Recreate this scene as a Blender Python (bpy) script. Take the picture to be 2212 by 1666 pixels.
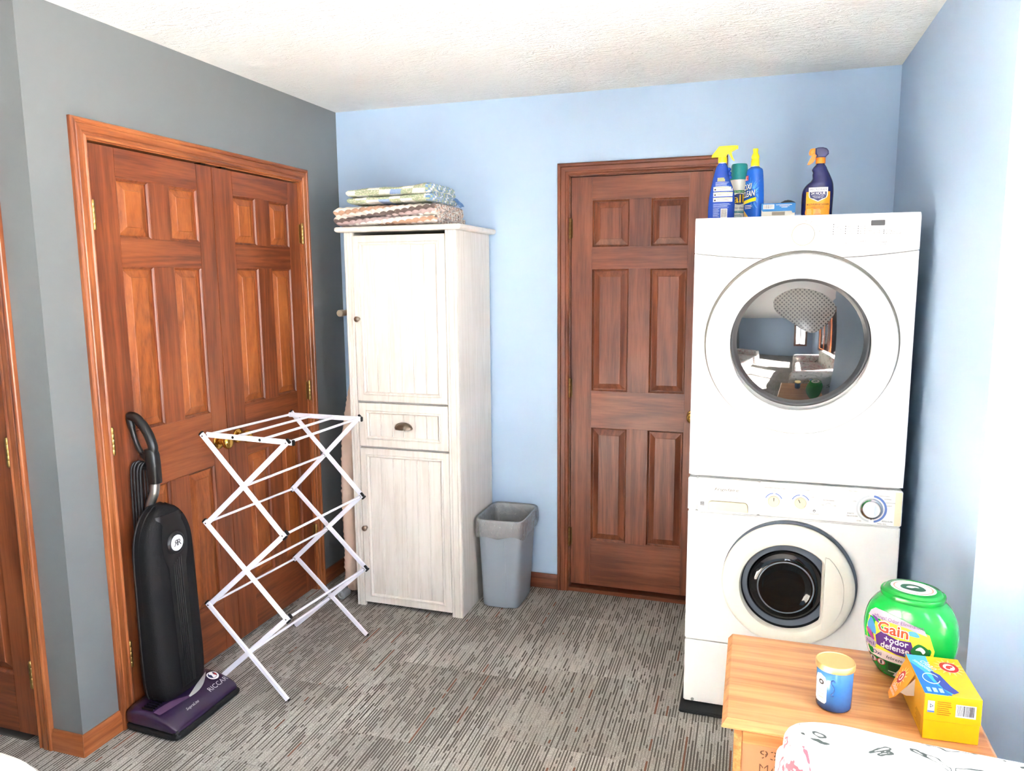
import bpy, bmesh, math, random
from mathutils import Vector, Matrix, noise
from math import sin, cos, pi, radians, sqrt

for o in list(bpy.data.objects):
    bpy.data.objects.remove(o, do_unlink=True)
SC = bpy.context.scene
COL = SC.collection
random.seed(7)

# ------------------------------------------------------------------ camera
CAM = Vector((2.0877, -3.5552, 1.575))
yaw, pitch, roll = 0.3124, -0.1423, -0.0082
fwd = Vector((-sin(yaw) * cos(pitch), cos(yaw) * cos(pitch), sin(pitch)))
rgt = Vector((cos(yaw), sin(yaw), 0))
upv = rgt.cross(fwd)
R_ = rgt * cos(roll) + upv * sin(roll)
U_ = -rgt * sin(roll) + upv * cos(roll)
cd = bpy.data.cameras.new('camera')
cd.sensor_width = 36.0
cd.lens = 1627.9 / 2212 * 36
cd.clip_start = 0.02
cam = bpy.data.objects.new('camera', cd)
cam.matrix_world = Matrix(((R_.x, U_.x, -fwd.x, CAM.x), (R_.y, U_.y, -fwd.y, CAM.y),
                           (R_.z, U_.z, -fwd.z, CAM.z), (0, 0, 0, 1)))
COL.objects.link(cam)
SC.camera = cam

# ------------------------------------------------------------------ world, sun, exposure
SC.view_settings.view_transform = 'Standard'
SC.view_settings.look = 'None'
SC.view_settings.gamma = 1.0
SC.view_settings.use_curve_mapping = False
SC.view_settings.exposure = -0.22
SC.cycles.use_denoising = True
SC.cycles.max_bounces = 5
SC.cycles.diffuse_bounces = 3
SC.cycles.glossy_bounces = 3
SC.cycles.transmission_bounces = 2
SC.cycles.use_adaptive_sampling = True
SC.cycles.adaptive_threshold = 0.2
SC.cycles.adaptive_min_samples = 12
SC.cycles.transparent_max_bounces = 8
SC.cycles.sample_clamp_indirect = 90.0
SC.cycles.caustics_reflective = False
SC.cycles.caustics_refractive = False

SKY_STRENGTH = 30.0
SUN_STRENGTH = 420.0
world = bpy.data.worlds.new('winter_sky')
SC.world = world
world.use_nodes = True
wn, wl = world.node_tree.nodes, world.node_tree.links
wn.clear()
w_out = wn.new('ShaderNodeOutputWorld')
w_bg = wn.new('ShaderNodeBackground')
w_tc = wn.new('ShaderNodeTexCoord')
w_sp = wn.new('ShaderNodeSeparateXYZ')
w_rp = wn.new('ShaderNodeValToRGB')
w_mp = wn.new('ShaderNodeMapRange')
wl.new(w_tc.outputs['Generated'], w_sp.inputs[0])
wl.new(w_sp.outputs['Z'], w_mp.inputs['Value'])
w_mp.inputs['From Min'].default_value = -1
w_mp.inputs['From Max'].default_value = 1
wl.new(w_mp.outputs['Result'], w_rp.inputs['Fac'])
e = w_rp.color_ramp.elements
e[0].position = 0.0;  e[0].color = (1.35, 1.335, 1.32, 1)      # sunlit snow below the horizon
e[1].position = 1.0;  e[1].color = (0.45, 0.62, 0.95, 1)
k = e.new(0.492); k.color = (1.35, 1.335, 1.32, 1)
k = e.new(0.51);  k.color = (0.80, 0.86, 0.94, 1)
wl.new(w_rp.outputs['Color'], w_bg.inputs['Color'])
w_bg.inputs['Strength'].default_value = SKY_STRENGTH
wl.new(w_bg.outputs[0], w_out.inputs['Surface'])

sd = bpy.data.lights.new('sun', 'SUN')
sd.energy = SUN_STRENGTH
sd.angle = radians(0.6)
sd.color = (1.0, 0.98, 0.96)
sun = bpy.data.objects.new('sun', sd)
SUN_TO = Vector((0.80, 0.13, 0.50)).normalized()
sun.rotation_euler = SUN_TO.to_track_quat('Z', 'Y').to_euler()
sun.location = (9, -4, 6)
COL.objects.link(sun)

# ------------------------------------------------------------------ room numbers
W, H = 2.62, 2.42           # right wall, ceiling
YG = -1.784                 # outside corner of the grey wall
YL = -1.532                 # outside corner of the blue right wall
XR, YR, XL = 3.30, -6.20, -1.40   # alcove wall, rear wall, far left wall
WINS = [('right', -4.75, -3.62, 0.72, 2.12), ('right', -3.48, -2.10, 0.72, 2.12),
        ('rear', 2.25, 2.90, 0.72, 2.12)]
for side, a, b, z0, z1 in WINS:            # light portals: guide the sky light through the window openings
    ld = bpy.data.lights.new('window_portal', 'AREA')
    ld.shape = 'RECTANGLE'; ld.size = b - a; ld.size_y = z1 - z0
    ld.cycles.is_portal = True
    lo = bpy.data.objects.new('window_portal', ld)
    c, zc = (a + b) / 2, (z0 + z1) / 2
    if side == 'right':
        lo.location = (XR + 0.14, c, zc); d = Vector((-1, 0, 0))
    else:
        lo.location = (c, YR - 0.14, zc); d = Vector((0, 1, 0))
    lo.rotation_euler = d.to_track_quat('-Z', 'Z').to_euler()
    COL.objects.link(lo)

# ------------------------------------------------------------------ materials
def lin(c):
    def f(v):
        v /= 255.0
        return v / 12.92 if v <= 0.04045 else ((v + 0.055) / 1.055) ** 2.4
    return (f(c[0]), f(c[1]), f(c[2]), 1.0)

MATS = {}
def new_mat(name):
    m = bpy.data.materials.new(name)
    m.use_nodes = True
    nt = m.node_tree
    return m, nt, nt.nodes['Principled BSDF']

def mat(name, col, rough=0.5, metal=0.0, spec=0.5, coat=0.0, ior=None, bump=None, alpha=None, emis=None, trans=0.0, sheen=0.0):
    """bump = (scale, strength, distance)"""
    if name in MATS:
        return MATS[name]
    m, nt, b = new_mat(name)
    b.inputs['Base Color'].default_value = lin(col)
    b.inputs['Roughness'].default_value = rough
    b.inputs['Metallic'].default_value = metal
    b.inputs['Specular IOR Level'].default_value = spec
    b.inputs['Coat Weight'].default_value = coat
    b.inputs['Sheen Weight'].default_value = sheen
    b.inputs['Transmission Weight'].default_value = trans
    if ior: b.inputs['IOR'].default_value = ior
    if alpha is not None: b.inputs['Alpha'].default_value = alpha
    if bump:
        tc = nt.nodes.new('ShaderNodeTexCoord'); nz = nt.nodes.new('ShaderNodeTexNoise'); bp = nt.nodes.new('ShaderNodeBump')
        nz.inputs['Scale'].default_value = bump[0]; nz.inputs['Detail'].default_value = 5
        bp.inputs['Strength'].default_value = bump[1]; bp.inputs['Distance'].default_value = bump[2]
        nt.links.new(tc.outputs['Object'], nz.inputs['Vector'])
        nt.links.new(nz.outputs['Fac'], bp.inputs['Height'])
        nt.links.new(bp.outputs['Normal'], b.inputs['Normal'])
    MATS[name] = m
    return m

class NT:
    """tiny node helper"""
    def __init__(s, nt): s.nt = nt
    def n(s, t, **kw):
        x = s.nt.nodes.new('ShaderNode' + t)
        for k_, v in kw.items(): setattr(x, k_, v)
        return x
    def l(s, a, b): s.nt.links.new(a, b)
    def val(s, sock, v):
        if hasattr(v, 'links') or hasattr(v, 'is_linked'): s.l(v, sock)
        else: sock.default_value = v
    def math(s, op, a, b=0.0, c=None):
        x = s.n('Math', operation=op); s.val(x.inputs[0], a); s.val(x.inputs[1], b)
        if c is not None: s.val(x.inputs[2], c)
        return x.outputs[0]
    def mix(s, f, a, b, bt='MIX'):
        x = s.n('Mix', data_type='RGBA', blend_type=bt)
        s.val(x.inputs[0], f); s.val(x.inputs[6], a); s.val(x.inputs[7], b)
        return x.outputs[2]
    def ramp(s, f, stops, interp='LINEAR'):
        x = s.n('ValToRGB'); x.color_ramp.interpolation = interp
        els = x.color_ramp.elements
        while len(els) < len(stops): els.new(0.5)
        for el, (p, c) in zip(els, stops):
            el.position = p; el.color = c
        s.l(f, x.inputs[0]); return x.outputs[0]
    def comb(s, x_, y_, z_):
        x = s.n('CombineXYZ'); s.val(x.inputs[0], x_); s.val(x.inputs[1], y_); s.val(x.inputs[2], z_); return x.outputs[0]
    def noise(s, vec, scale, detail=4, rough=0.55, dist=0.0):
        x = s.n('TexNoise'); s.l(vec, x.inputs['Vector']); x.inputs['Scale'].default_value = scale
        x.inputs['Detail'].default_value = detail; x.inputs['Roughness'].default_value = rough; x.inputs['Distortion'].default_value = dist
        return x.outputs['Fac']
    def bump(s, h, strength, dist, bsdf):
        x = s.n('Bump'); x.inputs['Strength'].default_value = strength; x.inputs['Distance'].default_value = dist
        s.l(h, x.inputs['Height']); s.l(x.outputs[0], bsdf.inputs['Normal'])

def wood(name, dark, mid, light, axis, stretch=0.06, scale=26.0, rough=0.38, coat=0.0, knots=False, bumps=0.15):
    if name in MATS: return MATS[name]
    m, nt, b = new_mat(name); t = NT(nt)
    tc = t.n('TexCoord'); oi = t.n('ObjectInfo')
    off = t.math('MULTIPLY', oi.outputs['Random'], 37.0)
    add = t.n('VectorMath', operation='ADD'); t.l(tc.outputs['Object'], add.inputs[0])
    cb = t.comb(off, off, off); t.l(cb, add.inputs[1])
    mp = t.n('Mapping')
    sc = [1.0, 1.0, 1.0]; sc['xyz'.index(axis)] = stretch
    mp.inputs['Scale'].default_value = sc
    t.l(add.outputs[0], mp.inputs['Vector'])
    big = t.noise(mp.outputs[0], scale * 0.22, 2, 0.5, 0.6)
    fine = t.noise(mp.outputs[0], scale * 5, 2, 0.65)
    rings = t.math('FRACT', t.math('MULTIPLY', big, 9.0))
    rings = t.math('ABSOLUTE', t.math('SUBTRACT', rings, 0.5))
    blotch = t.noise(add.outputs[0], 2.2, 1, 0.5)
    f = t.math('ADD', t.math('MULTIPLY', rings, 0.55), t.math('MULTIPLY', t.math('SUBTRACT', fine, 0.18), 0.65))
    f = t.math('ADD', f, t.math('MULTIPLY', t.math('SUBTRACT', blotch, 0.5), 0.7))
    if knots:
        vo = t.n('TexVoronoi'); mp2 = t.n('Mapping'); sc2 = [3.4, 3.4, 3.4]; sc2['xyz'.index(axis)] = 1.5
        mp2.inputs['Scale'].default_value = sc2; t.l(add.outputs[0], mp2.inputs['Vector'])
        t.l(mp2.outputs[0], vo.inputs['Vector']); vo.inputs['Scale'].default_value = 2.0
        kn = t.math('SUBTRACT', 1.0, t.math('SMOOTH_MIN', t.math('MULTIPLY', vo.outputs['Distance'], 9.0), 1.0, 0.2))
        f = t.math('SUBTRACT', f, t.math('MULTIPLY', t.math('MAXIMUM', kn, 0.0), 0.55))
    col = t.ramp(f, [(0.12, lin(dark)), (0.42, lin(mid)), (0.78, lin(light))])
    t.l(col, b.inputs['Base Color'])
    b.inputs['Roughness'].default_value = rough
    b.inputs['Coat Weight'].default_value = coat
    b.inputs['Coat Roughness'].default_value = 0.3
    t.bump(fine, bumps, 0.001, b)
    MATS[name] = m
    return m

CH_D, CH_M, CH_L = (94, 45, 24), (126, 66, 36), (146, 82, 46)     # honey-stained closet doors
BK_D, BK_M, BK_L = (92, 44, 24), (122, 66, 40), (144, 84, 54)       # darker stained back door
def closet_wood(axis): return wood('stained_wood_' + axis, CH_D, CH_M, CH_L, axis)
def panel_wood(axis): return wood('golden_stained_wood_' + axis, (118, 60, 27), (148, 80, 37), (168, 98, 48), axis, stretch=0.22, scale=22.0)
def back_wood(axis): return wood('dark_stained_wood_' + axis, BK_D, BK_M, BK_L, axis)
def trim_wood(axis): return wood('trim_wood_' + axis, (112, 58, 30), (152, 86, 46), (178, 110, 64), axis, rough=0.33)

def paint(name, col, rough=0.45, bs=0.08):
    if name in MATS: return MATS[name]
    m, nt, b = new_mat(name); t = NT(nt)
    b.inputs['Base Color'].default_value = lin(col); b.inputs['Roughness'].default_value = rough
    tc = t.n('TexCoord')
    t.bump(t.noise(tc.outputs['Object'], 120, 1), bs, 0.002, b)
    MATS[name] = m; return m
M_BLUE = paint('blue_wall_paint', (182, 207, 234), 0.5)
M_GREY = paint('grey_wall_paint', (112, 116, 117), 0.33)

def ceiling_mat():
    m, nt, b = new_mat('knockdown_ceiling'); t = NT(nt)
    tc = t.n('TexCoord')
    mp = t.n('Mapping'); mp.inputs['Scale'].default_value = (0.55, 1.25, 1.0); mp.inputs['Rotation'].default_value = (0, 0, 0.35)
    t.l(tc.outputs['Object'], mp.inputs['Vector'])
    a = t.noise(mp.outputs[0], 16, 5, 0.68, 1.6)
    c = t.noise(mp.outputs[0], 60, 2, 0.6)
    h = t.math('ADD', t.math('MULTIPLY', t.math('ABSOLUTE', t.math('SUBTRACT', a, 0.5)), 2.4), t.math('MULTIPLY', c, 0.6))
    t.bump(h, 0.75, 0.012, b)
    b.inputs['Base Color'].default_value = lin((247, 248, 246)); b.inputs['Roughness'].default_value = 0.85
    return m
M_CEIL = ceiling_mat()

def carpet_mat():
    m, nt, b = new_mat('striped_carpet'); t = NT(nt)
    tc = t.n('TexCoord'); oi = t.n('ObjectInfo')
    sp = t.n('SeparateXYZ'); t.l(tc.outputs['Object'], sp.inputs[0])
    rnd = oi.outputs['Random']
    xs = t.math('ADD', t.math('MULTIPLY', sp.outputs['X'], 96.0), 400.0)
    cell = t.math('FLOOR', xs); fr = t.math('FRACT', xs)
    cellr = t.math('ADD', t.math('MULTIPLY', cell, 3.71), t.math('MULTIPLY', rnd, 517.0))
    # dash pattern that runs along each yarn line
    dv = t.comb(cellr, t.math('ADD', t.math('MULTIPLY', sp.outputs['Y'], 6.0), t.math('MULTIPLY', rnd, 91.0)), 0.0)
    dash = t.noise(dv, 1.0, 2, 0.6)
    # density of dark lines drifts slowly over the tile
    lv = t.n('VectorMath', operation='ADD'); t.l(tc.outputs['Object'], lv.inputs[0]); rr = t.math('MULTIPLY', rnd, 43.0); t.l(t.comb(rr, rr, rr), lv.inputs[1])
    dens = t.noise(lv.outputs[0], 3.2, 2, 0.5)
    wn_ = t.n('TexWhiteNoise', noise_dimensions='1D'); t.l(cellr, wn_.inputs['W'])
    thr = t.math('ADD', 0.21, t.math('ADD', t.math('MULTIPLY', dens, 0.40), t.math('MULTIPLY', wn_.outputs['Value'], 0.13)))
    dark = t.math('GREATER_THAN', dash, thr)
    wid = t.math('ADD', 0.34, t.math('MULTIPLY', wn_.outputs['Value'], 0.35))
    line = t.math('LESS_THAN', fr, wid)
    dark = t.math('MULTIPLY', dark, line)
    faint = t.math('MULTIPLY', t.math('GREATER_THAN', dash, t.math('SUBTRACT', thr, 0.12)), t.math('LESS_THAN', fr, 0.42))
    yarn = t.noise(tc.outputs['Object'], 300, 2, 0.75)
    blot = t.noise(lv.outputs[0], 1.6, 1)
    base = t.ramp(t.math('ADD', t.math('MULTIPLY', yarn, 0.75), t.math('MULTIPLY', blot, 0.25)),
                  [(0.32, lin((124, 120, 112))), (0.5, lin((170, 165, 157))), (0.68, lin((214, 210, 203)))])
    rust = t.math('GREATER_THAN', wn_.outputs['Value'], 0.955)
    dcol = t.mix(rust, lin((84, 78, 70)), lin((118, 74, 52)))
    base = t.mix(t.math('MULTIPLY', faint, 0.38), base, lin((92, 86, 78)))
    col = t.mix(t.math('MULTIPLY', dark, 0.85), base, dcol)
    t.l(col, b.inputs['Base Color'])
    b.inputs['Roughness'].default_value = 0.95; b.inputs['Specular IOR Level'].default_value = 0.1
    hgt = t.math('SUBTRACT', t.math('MULTIPLY', yarn, 0.8), t.math('MULTIPLY', dark, 0.5))
    t.bump(hgt, 0.6, 0.004, b)
    return m
M_CARPET = carpet_mat()

M_WHITE = mat('appliance_enamel', (234, 234, 231), 0.22, spec=0.5)
M_IVORY = mat('aged_ivory_plastic', (236, 222, 190), 0.35)
M_WPLAST = mat('white_plastic', (236, 236, 232), 0.3)
M_GREYP = mat('grey_plastic', (140, 142, 138), 0.35)
M_BLACK = mat('black_plastic', (8, 8, 9), 0.35)
M_RUBBER = mat('black_rubber', (11, 11, 12), 0.7, bump=(60, 0.4, 0.002))
M_SHADE = mat('shade_black', (16, 15, 15), 0.8)  # near-black colour painting the shade behind doors and under the table top
M_BRASS = mat('polished_brass', (214, 168, 84), 0.16, metal=1.0)
M_BRASS_A = mat('antique_brass', (168, 140, 84), 0.34, metal=1.0)
M_NICKEL = mat('brushed_nickel', (168, 152, 136), 0.32, metal=1.0)
M_ALU = mat('brushed_aluminium', (176, 178, 178), 0.34, metal=1.0)
M_CHROME = mat('chrome', (220, 222, 224), 0.12, metal=1.0)
M_GOLD = mat('gold_lid', (232, 202, 138), 0.5, metal=1.0)
M_RACK = mat('white_powder_coat', (228, 228, 238), 0.35)
M_INK = mat('grey_ink', (98, 90, 70), 0.6)
M_INKD = mat('dark_ink', (30, 30, 32), 0.6)
M_INKB = mat('blue_ink', (92, 122, 190), 0.5)
M_PWHITE = mat('print_white', (240, 240, 238), 0.45)
M_PBLACK = mat('print_black', (24, 24, 30), 0.45)

# ------------------------------------------------------------------ mesh helpers
def tag(o, label=None, cat=None, group=None, kind=None):
    if label: o['label'] = label
    if cat: o['category'] = cat
    if group: o['group'] = group
    if kind: o['kind'] = kind
    return o

def thing(name, label, cat, loc=(0, 0, 0), rotz=0.0, group=None, local=False):
    o = bpy.data.objects.new(name, None); COL.objects.link(o)
    o.empty_display_size = 0.05
    o.location = loc; o.rotation_euler = (0, 0, rotz)
    if not local: OFFS[o.name] = Matrix.Translation(-Vector(loc))
    return tag(o, label, cat, group)
OFFS = {}

def obj(name, src, m, parent=None, smooth=35, recalc=True):
    """src: bmesh or mesh; linked as ONE mesh object"""
    if isinstance(src, bmesh.types.BMesh):
        if recalc: bmesh.ops.recalc_face_normals(src, faces=src.faces)
        me = bpy.data.meshes.new(name); src.to_mesh(me); src.free()
    else:
        me = src
    if smooth is not None and len(me.polygons):
        me.polygons.foreach_set('use_smooth', [True] * len(me.polygons))
        me.set_sharp_from_angle(angle=radians(smooth))
    if m is not None and not me.materials:
        for mm in (m if isinstance(m, (list, tuple)) else [m]): me.materials.append(mm)
    o = bpy.data.objects.new(name, me); COL.objects.link(o)
    if parent is not None:
        o.parent = parent
        if parent.name in OFFS: o.matrix_parent_inverse = OFFS[parent.name]
    return o

ID = lambda x, y, z: Vector((x, y, z))
def box(bm, x0, x1, y0, y1, z0, z1, bev=0.0, seg=2, P=ID):
    vs = [bm.verts.new(P(x, y, z)) for z in (z0, z1) for y in (y0, y1) for x in (x0, x1)]
    fs = [(0, 2, 3, 1), (4, 5, 7, 6), (0, 1, 5, 4), (2, 6, 7, 3), (0, 4, 6, 2), (1, 3, 7, 5)]
    faces = [bm.faces.new([vs[i] for i in f]) for f in fs]
    bmesh.ops.recalc_face_normals(bm, faces=faces)
    if bev > 0:
        eds = list({e_ for f in faces for e_ in f.edges})
        bmesh.ops.bevel(bm, geom=eds, offset=bev, segments=seg, affect='EDGES', clamp_overlap=True)

def bx(*a, **k):
    bm = bmesh.new(); box(bm, *a, **k); return bm

def loft(bm, rings, cap0=True, cap1=True, closed=True):
    vr = [[bm.verts.new(p) for p in r] for r in rings]
    n = len(vr[0])
    for a, b_ in zip(vr[:-1], vr[1:]):
        for i in range(n if closed else n - 1):
            j = (i + 1) % n
            bm.faces.new((a[i], a[j], b_[j], b_[i]))
    if cap0: bm.faces.new(list(reversed(vr[0])))
    if cap1: bm.faces.new(vr[-1])
    return vr

def frame_of(d):
    d = Vector(d).normalized()
    u = d.orthogonal().normalized(); v = d.cross(u)
    return u, v, d

def lathe(bm, profile, o=(0, 0, 0), axis=(0, 0, 1), segs=32, cap0=True, cap1=True, udir=None, scale_u=1.0):
    d = Vector(axis).normalized()
    u = Vector(udir).normalized() if udir else d.orthogonal().normalized()
    v = d.cross(u); o = Vector(o)
    rings = []
    for r, h in profile:
        r = max(r, 1e-5)
        rings.append([o + d * h + u * (r * scale_u * cos(2 * pi * i / segs)) + v * (r * sin(2 * pi * i / segs)) for i in range(segs)])
    loft(bm, rings, cap0, cap1)

def tube(bm, pts, r, segs=10, closed=False, squash=None):
    """sweep a circle (or ellipse) along points"""
    pts = [Vector(p) for p in pts]; n = len(pts)
    rr = r if isinstance(r, (list, tuple)) else [r] * n
    tang = []
    for i in range(n):
        a = pts[(i - 1) % n] if (closed or i > 0) else pts[i]
        b_ = pts[(i + 1) % n] if (closed or i < n - 1) else pts[i]
        tang.append((b_ - a).normalized())
    u = tang[0].orthogonal().normalized() if squash is None else (Vector(squash[0]) - tang[0] * Vector(squash[0]).dot(tang[0])).normalized()
    rings = []
    for i in range(n):
        t_ = tang[i]; u = (u - t_ * u.dot(t_)).normalized(); v = t_.cross(u)
        k_ = squash[1] if squash else 1.0
        rings.append([pts[i] + u * (rr[i] * k_ * cos(2 * pi * j / segs)) + v * (rr[i] * sin(2 * pi * j / segs)) for j in range(segs)])
    if closed: rings.append(rings[0][:])
    loft(bm, rings, not closed, not closed)
    if closed: bmesh.ops.remove_doubles(bm, verts=bm.verts, dist=1e-6)

def spline(pts, n=8, closed=False):
    pts = [Vector(p) for p in pts]; N = len(pts); out = []
    for i in range(N if closed else N - 1):
        if closed: p0, p1, p2, p3 = pts[(i - 1) % N], pts[i], pts[(i + 1) % N], pts[(i + 2) % N]
        else: p0, p1, p2, p3 = pts[max(i - 1, 0)], pts[i], pts[i + 1], pts[min(i + 2, N - 1)]
        for j in range(n):
            t = j / n
            out.append(0.5 * ((2 * p1) + (p2 - p0) * t + (2 * p0 - 5 * p1 + 4 * p2 - p3) * t * t + (3 * p1 - p0 - 3 * p2 + p3) * t ** 3))
    if not closed: out.append(pts[-1])
    return out

def prism(bm, poly, P, t0, t1, bev=0.0, seg=2):
    """poly: 2-D outline (a, b); P(a, b, t) -> point; extruded from t0 to t1"""
    r0 = [bm.verts.new(P(a, b_, t0)) for a, b_ in poly]
    r1 = [bm.verts.new(P(a, b_, t1)) for a, b_ in poly]
    n = len(poly)
    f = [bm.faces.new(list(reversed(r0))), bm.faces.new(r1)]
    for i in range(n): f.append(bm.faces.new((r0[i], r0[(i + 1) % n], r1[(i + 1) % n], r1[i])))
    bmesh.ops.recalc_face_normals(bm, faces=f)
    if bev > 0:
        eds = set(f[0].edges) | set(f[1].edges)
        bmesh.ops.bevel(bm, geom=list(eds), offset=bev, segments=seg, affect='EDGES', clamp_overlap=True)

def rring(cx, cy, rx, ry, n, z, count=40):
    """super-ellipse ring in the xy plane"""
    out = []
    for i in range(count):
        a = 2 * pi * i / count
        c, s = cos(a), sin(a)
        out.append(Vector((cx + rx * math.copysign(abs(c) ** (2.0 / n), c), cy + ry * math.copysign(abs(s) ** (2.0 / n), s), z)))
    return out

def frame_loft(bm, P, u0, u1, z0, z1, prof, cap=True):
    """rectangular rings; prof = [(inset, w)], last ring capped"""
    rings = []
    for d, w_ in prof:
        rings.append([P(u0 + d, w_, z0 + d), P(u1 - d, w_, z0 + d), P(u1 - d, w_, z1 - d), P(u0 + d, w_, z1 - d)])
    loft(bm, rings, False, cap)

def fix(m_, thr=1e-6):
    return m_

TXT = {}
def text_raw(s, bold=0.0, spacing=1.0, shear=0.0):
    key = (s, bold, spacing, shear)
    if key in TXT: return TXT[key]
    cu = bpy.data.curves.new('t', 'FONT'); cu.body = s; cu.size = 1.0
    cu.align_x = 'CENTER'; cu.align_y = 'CENTER'; cu.offset = bold; cu.space_character = spacing; cu.shear = shear
    cu.resolution_u = 2; cu.fill_mode = 'FRONT'
    o = bpy.data.objects.new('t', cu); COL.objects.link(o)
    dg = bpy.context.evaluated_depsgraph_get()
    me = bpy.data.meshes.new_from_object(o.evaluated_get(dg))
    V = [v.co.copy() for v in me.vertices]; F = [tuple(p.vertices) for p in me.polygons]
    bpy.data.objects.remove(o); bpy.data.meshes.remove(me); bpy.data.curves.remove(cu)
    TXT[key] = (V, F); return V, F

def text(name, s, size, Q, m, parent, u=0.0, v=0.0, w=None, rot=0.0, bold=0.0, spacing=1.0, shear=0.0, flip=False, lift=0.0):
    """flat lettering laid on a surface; Q(u, v, lift) -> point"""
    V, F = text_raw(s, bold, spacing, shear)
    if not V: return None
    sx = size
    if w:
        wx = max(p.x for p in V) - min(p.x for p in V); sx = w / wx
    c, s_ = cos(rot), sin(rot)
    pts = []
    for p in V:
        a, b_ = p.x * sx * (-1 if flip else 1), p.y * size
        pts.append(Q(u + a * c - b_ * s_, v + a * s_ + b_ * c, lift))
    me = bpy.data.meshes.new(name); me.from_pydata(pts, [], F); me.update()
    return obj(name, me, m, parent, smooth=None)

def patch(name, u0, u1, v0, v1, Q, m, parent, nu=8, nv=8, lift=0.0, corner=0.0, shape=None):
    """printed patch that follows a surface; shape(u01,v01)->(u,v) optional warp"""
    bm = bmesh.new(); g = []
    for j in range(nv + 1):
        row = []
        for i in range(nu + 1):
            a, b_ = i / nu, j / nv
            if shape: uu, vv = shape(a, b_)
            else: uu, vv = u0 + (u1 - u0) * a, v0 + (v1 - v0) * b_
            row.append(bm.verts.new(Q(uu, vv, lift)))
        g.append(row)
    for j in range(nv):
        for i in range(nu): bm.faces.new((g[j][i], g[j][i + 1], g[j + 1][i + 1], g[j + 1][i]))
    return obj(name, bm, m, parent, smooth=60, recalc=False)

def disc(name, cu, cv, ru, rv, Q, m, parent, lift=0.0, segs=28, rings=3, a0=0, a1=2 * pi, rin=0.0):
    bm = bmesh.new(); full = abs(a1 - a0 - 2 * pi) < 1e-6
    R = []
    n = segs if full else segs + 1
    for k_ in range(rings + 1):
        f = rin + (1 - rin) * k_ / rings
        f = max(f, 1e-4)
        R.append([bm.verts.new(Q(cu + ru * f * cos(a0 + (a1 - a0) * i / segs), cv + rv * f * sin(a0 + (a1 - a0) * i / segs), lift)) for i in range(n)])
    for a, b_ in zip(R[:-1], R[1:]):
        for i in range(segs):
            j = (i + 1) % n
            bm.faces.new((a[i], b_[i], b_[j], a[j]))
    return obj(name, bm, m, parent, smooth=60, recalc=False)

def blob(name, pts, Q, m, parent, lift=0.0, n=6):
    """flat printed shape from a smooth closed outline, fanned from its centre"""
    o2 = spline([(a, b_, 0) for a, b_ in pts], n, True)
    bm = bmesh.new(); c = sum(o2, Vector()) / len(o2)
    cv = bm.verts.new(Q(c.x, c.y, lift)); vs = [bm.verts.new(Q(p.x, p.y, lift)) for p in o2]
    for i in range(len(vs)): bm.faces.new((cv, vs[i], vs[(i + 1) % len(vs)]))
    return obj(name, bm, m, parent, smooth=None, recalc=False)

# ------------------------------------------------------------------ the setting
def struct(name, src, m, label, smooth=30):
    o = obj(name, src, m, None, smooth)
    return tag(o, label, kind='structure')
def sthing(name, label):
    o = bpy.data.objects.new(name, None); COL.objects.link(o); o.empty_display_size = 0.05
    return tag(o, label, kind='structure')

T_ = 0.12
floor = struct('floor', bx(XL - 0.2, XR + 0.2, YR - 0.2, 0.2, -0.10, -0.012), mat('subfloor', (90, 86, 80), 0.9), 'grey striped carpet tile floor')
TS = 0.50
full = None
for i in range(-7, 6):
    x0 = 1.235 + TS * i
    oy = (0.0, 0.30, 0.12, 0.38)[i % 4]
    for j in range(-1, 14):
        y1 = -0.28 + TS - TS * j + oy; y0 = y1 - TS
        a0, a1 = max(x0, XL), min(x0 + TS, XR); b0, b1 = max(y0, YR), min(y1, 0.0)
        if a1 - a0 < 0.01 or b1 - b0 < 0.01: continue
        if b0 >= YL and a0 >= W: continue
        if b0 >= YG and a1 <= 0: continue
        g = 0.0004
        isfull = a1 - a0 > TS - 1e-4 and b1 - b0 > TS - 1e-4
        if isfull and full is not None:
            o = bpy.data.objects.new('carpet_tile', full); COL.objects.link(o); o.parent = floor
            o.location = (a0, b0, 0)
        else:
            bm = bx(g, a1 - a0 - g, g, b1 - b0 - g, -0.012, random.uniform(-0.0004, 0.0))
            o = obj('carpet_tile', bm, M_CARPET, floor, None); o.location = (a0, b0, 0)
            if isfull: full = o.data

struct('ceiling', bx(XL - 0.15, XR + 0.15, YR - 0.15, 0.15, H, H + 0.1), M_CEIL, 'white knockdown-textured ceiling')

# walls with their openings
DX0, DX1, DZ = 1.2345, 1.8895, 2.045          # back door opening
bm = bmesh.new()
box(bm, -T_, DX0, 0, T_, 0, H); box(bm, DX1, W + T_, 0, T_, 0, H); box(bm, DX0, DX1, 0, T_, DZ, H)
struct('wall_back', bm, M_BLUE, 'light blue back wall behind cabinet and dryer')
CY0, CY1, CZ = -1.574, -0.363, 2.034          # closet opening
bm = bmesh.new()
box(bm, -T_, 0, YG, CY0, 0, H); box(bm, -T_, 0, CY1, 0, 0, H); box(bm, -T_, 0, CY0, CY1, CZ, H)
struct('wall_left', bm, M_GREY, 'dark grey wall around the double closet doors')
EX0, EX1 = -0.985, -0.186                     # far left door opening
bm = bmesh.new()
box(bm, XL - T_, EX0, YG, YG + T_, 0, H); box(bm, EX1, -T_, YG, YG + T_, 0, H); box(bm, EX0, EX1, YG, YG + T_, CZ, H)
struct('wall_left', bm, M_GREY, 'dark grey return wall at the far left with a wooden door')
struct('wall_right', bx(W, W + T_, YL, 0, 0, H), M_BLUE, 'light blue right wall beside the stacked dryer')
struct('wall_right', bx(W + T_, XR, YL, YL + T_, 0, H), M_BLUE, 'bright blue wall of the window alcove at the right edge')
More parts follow.
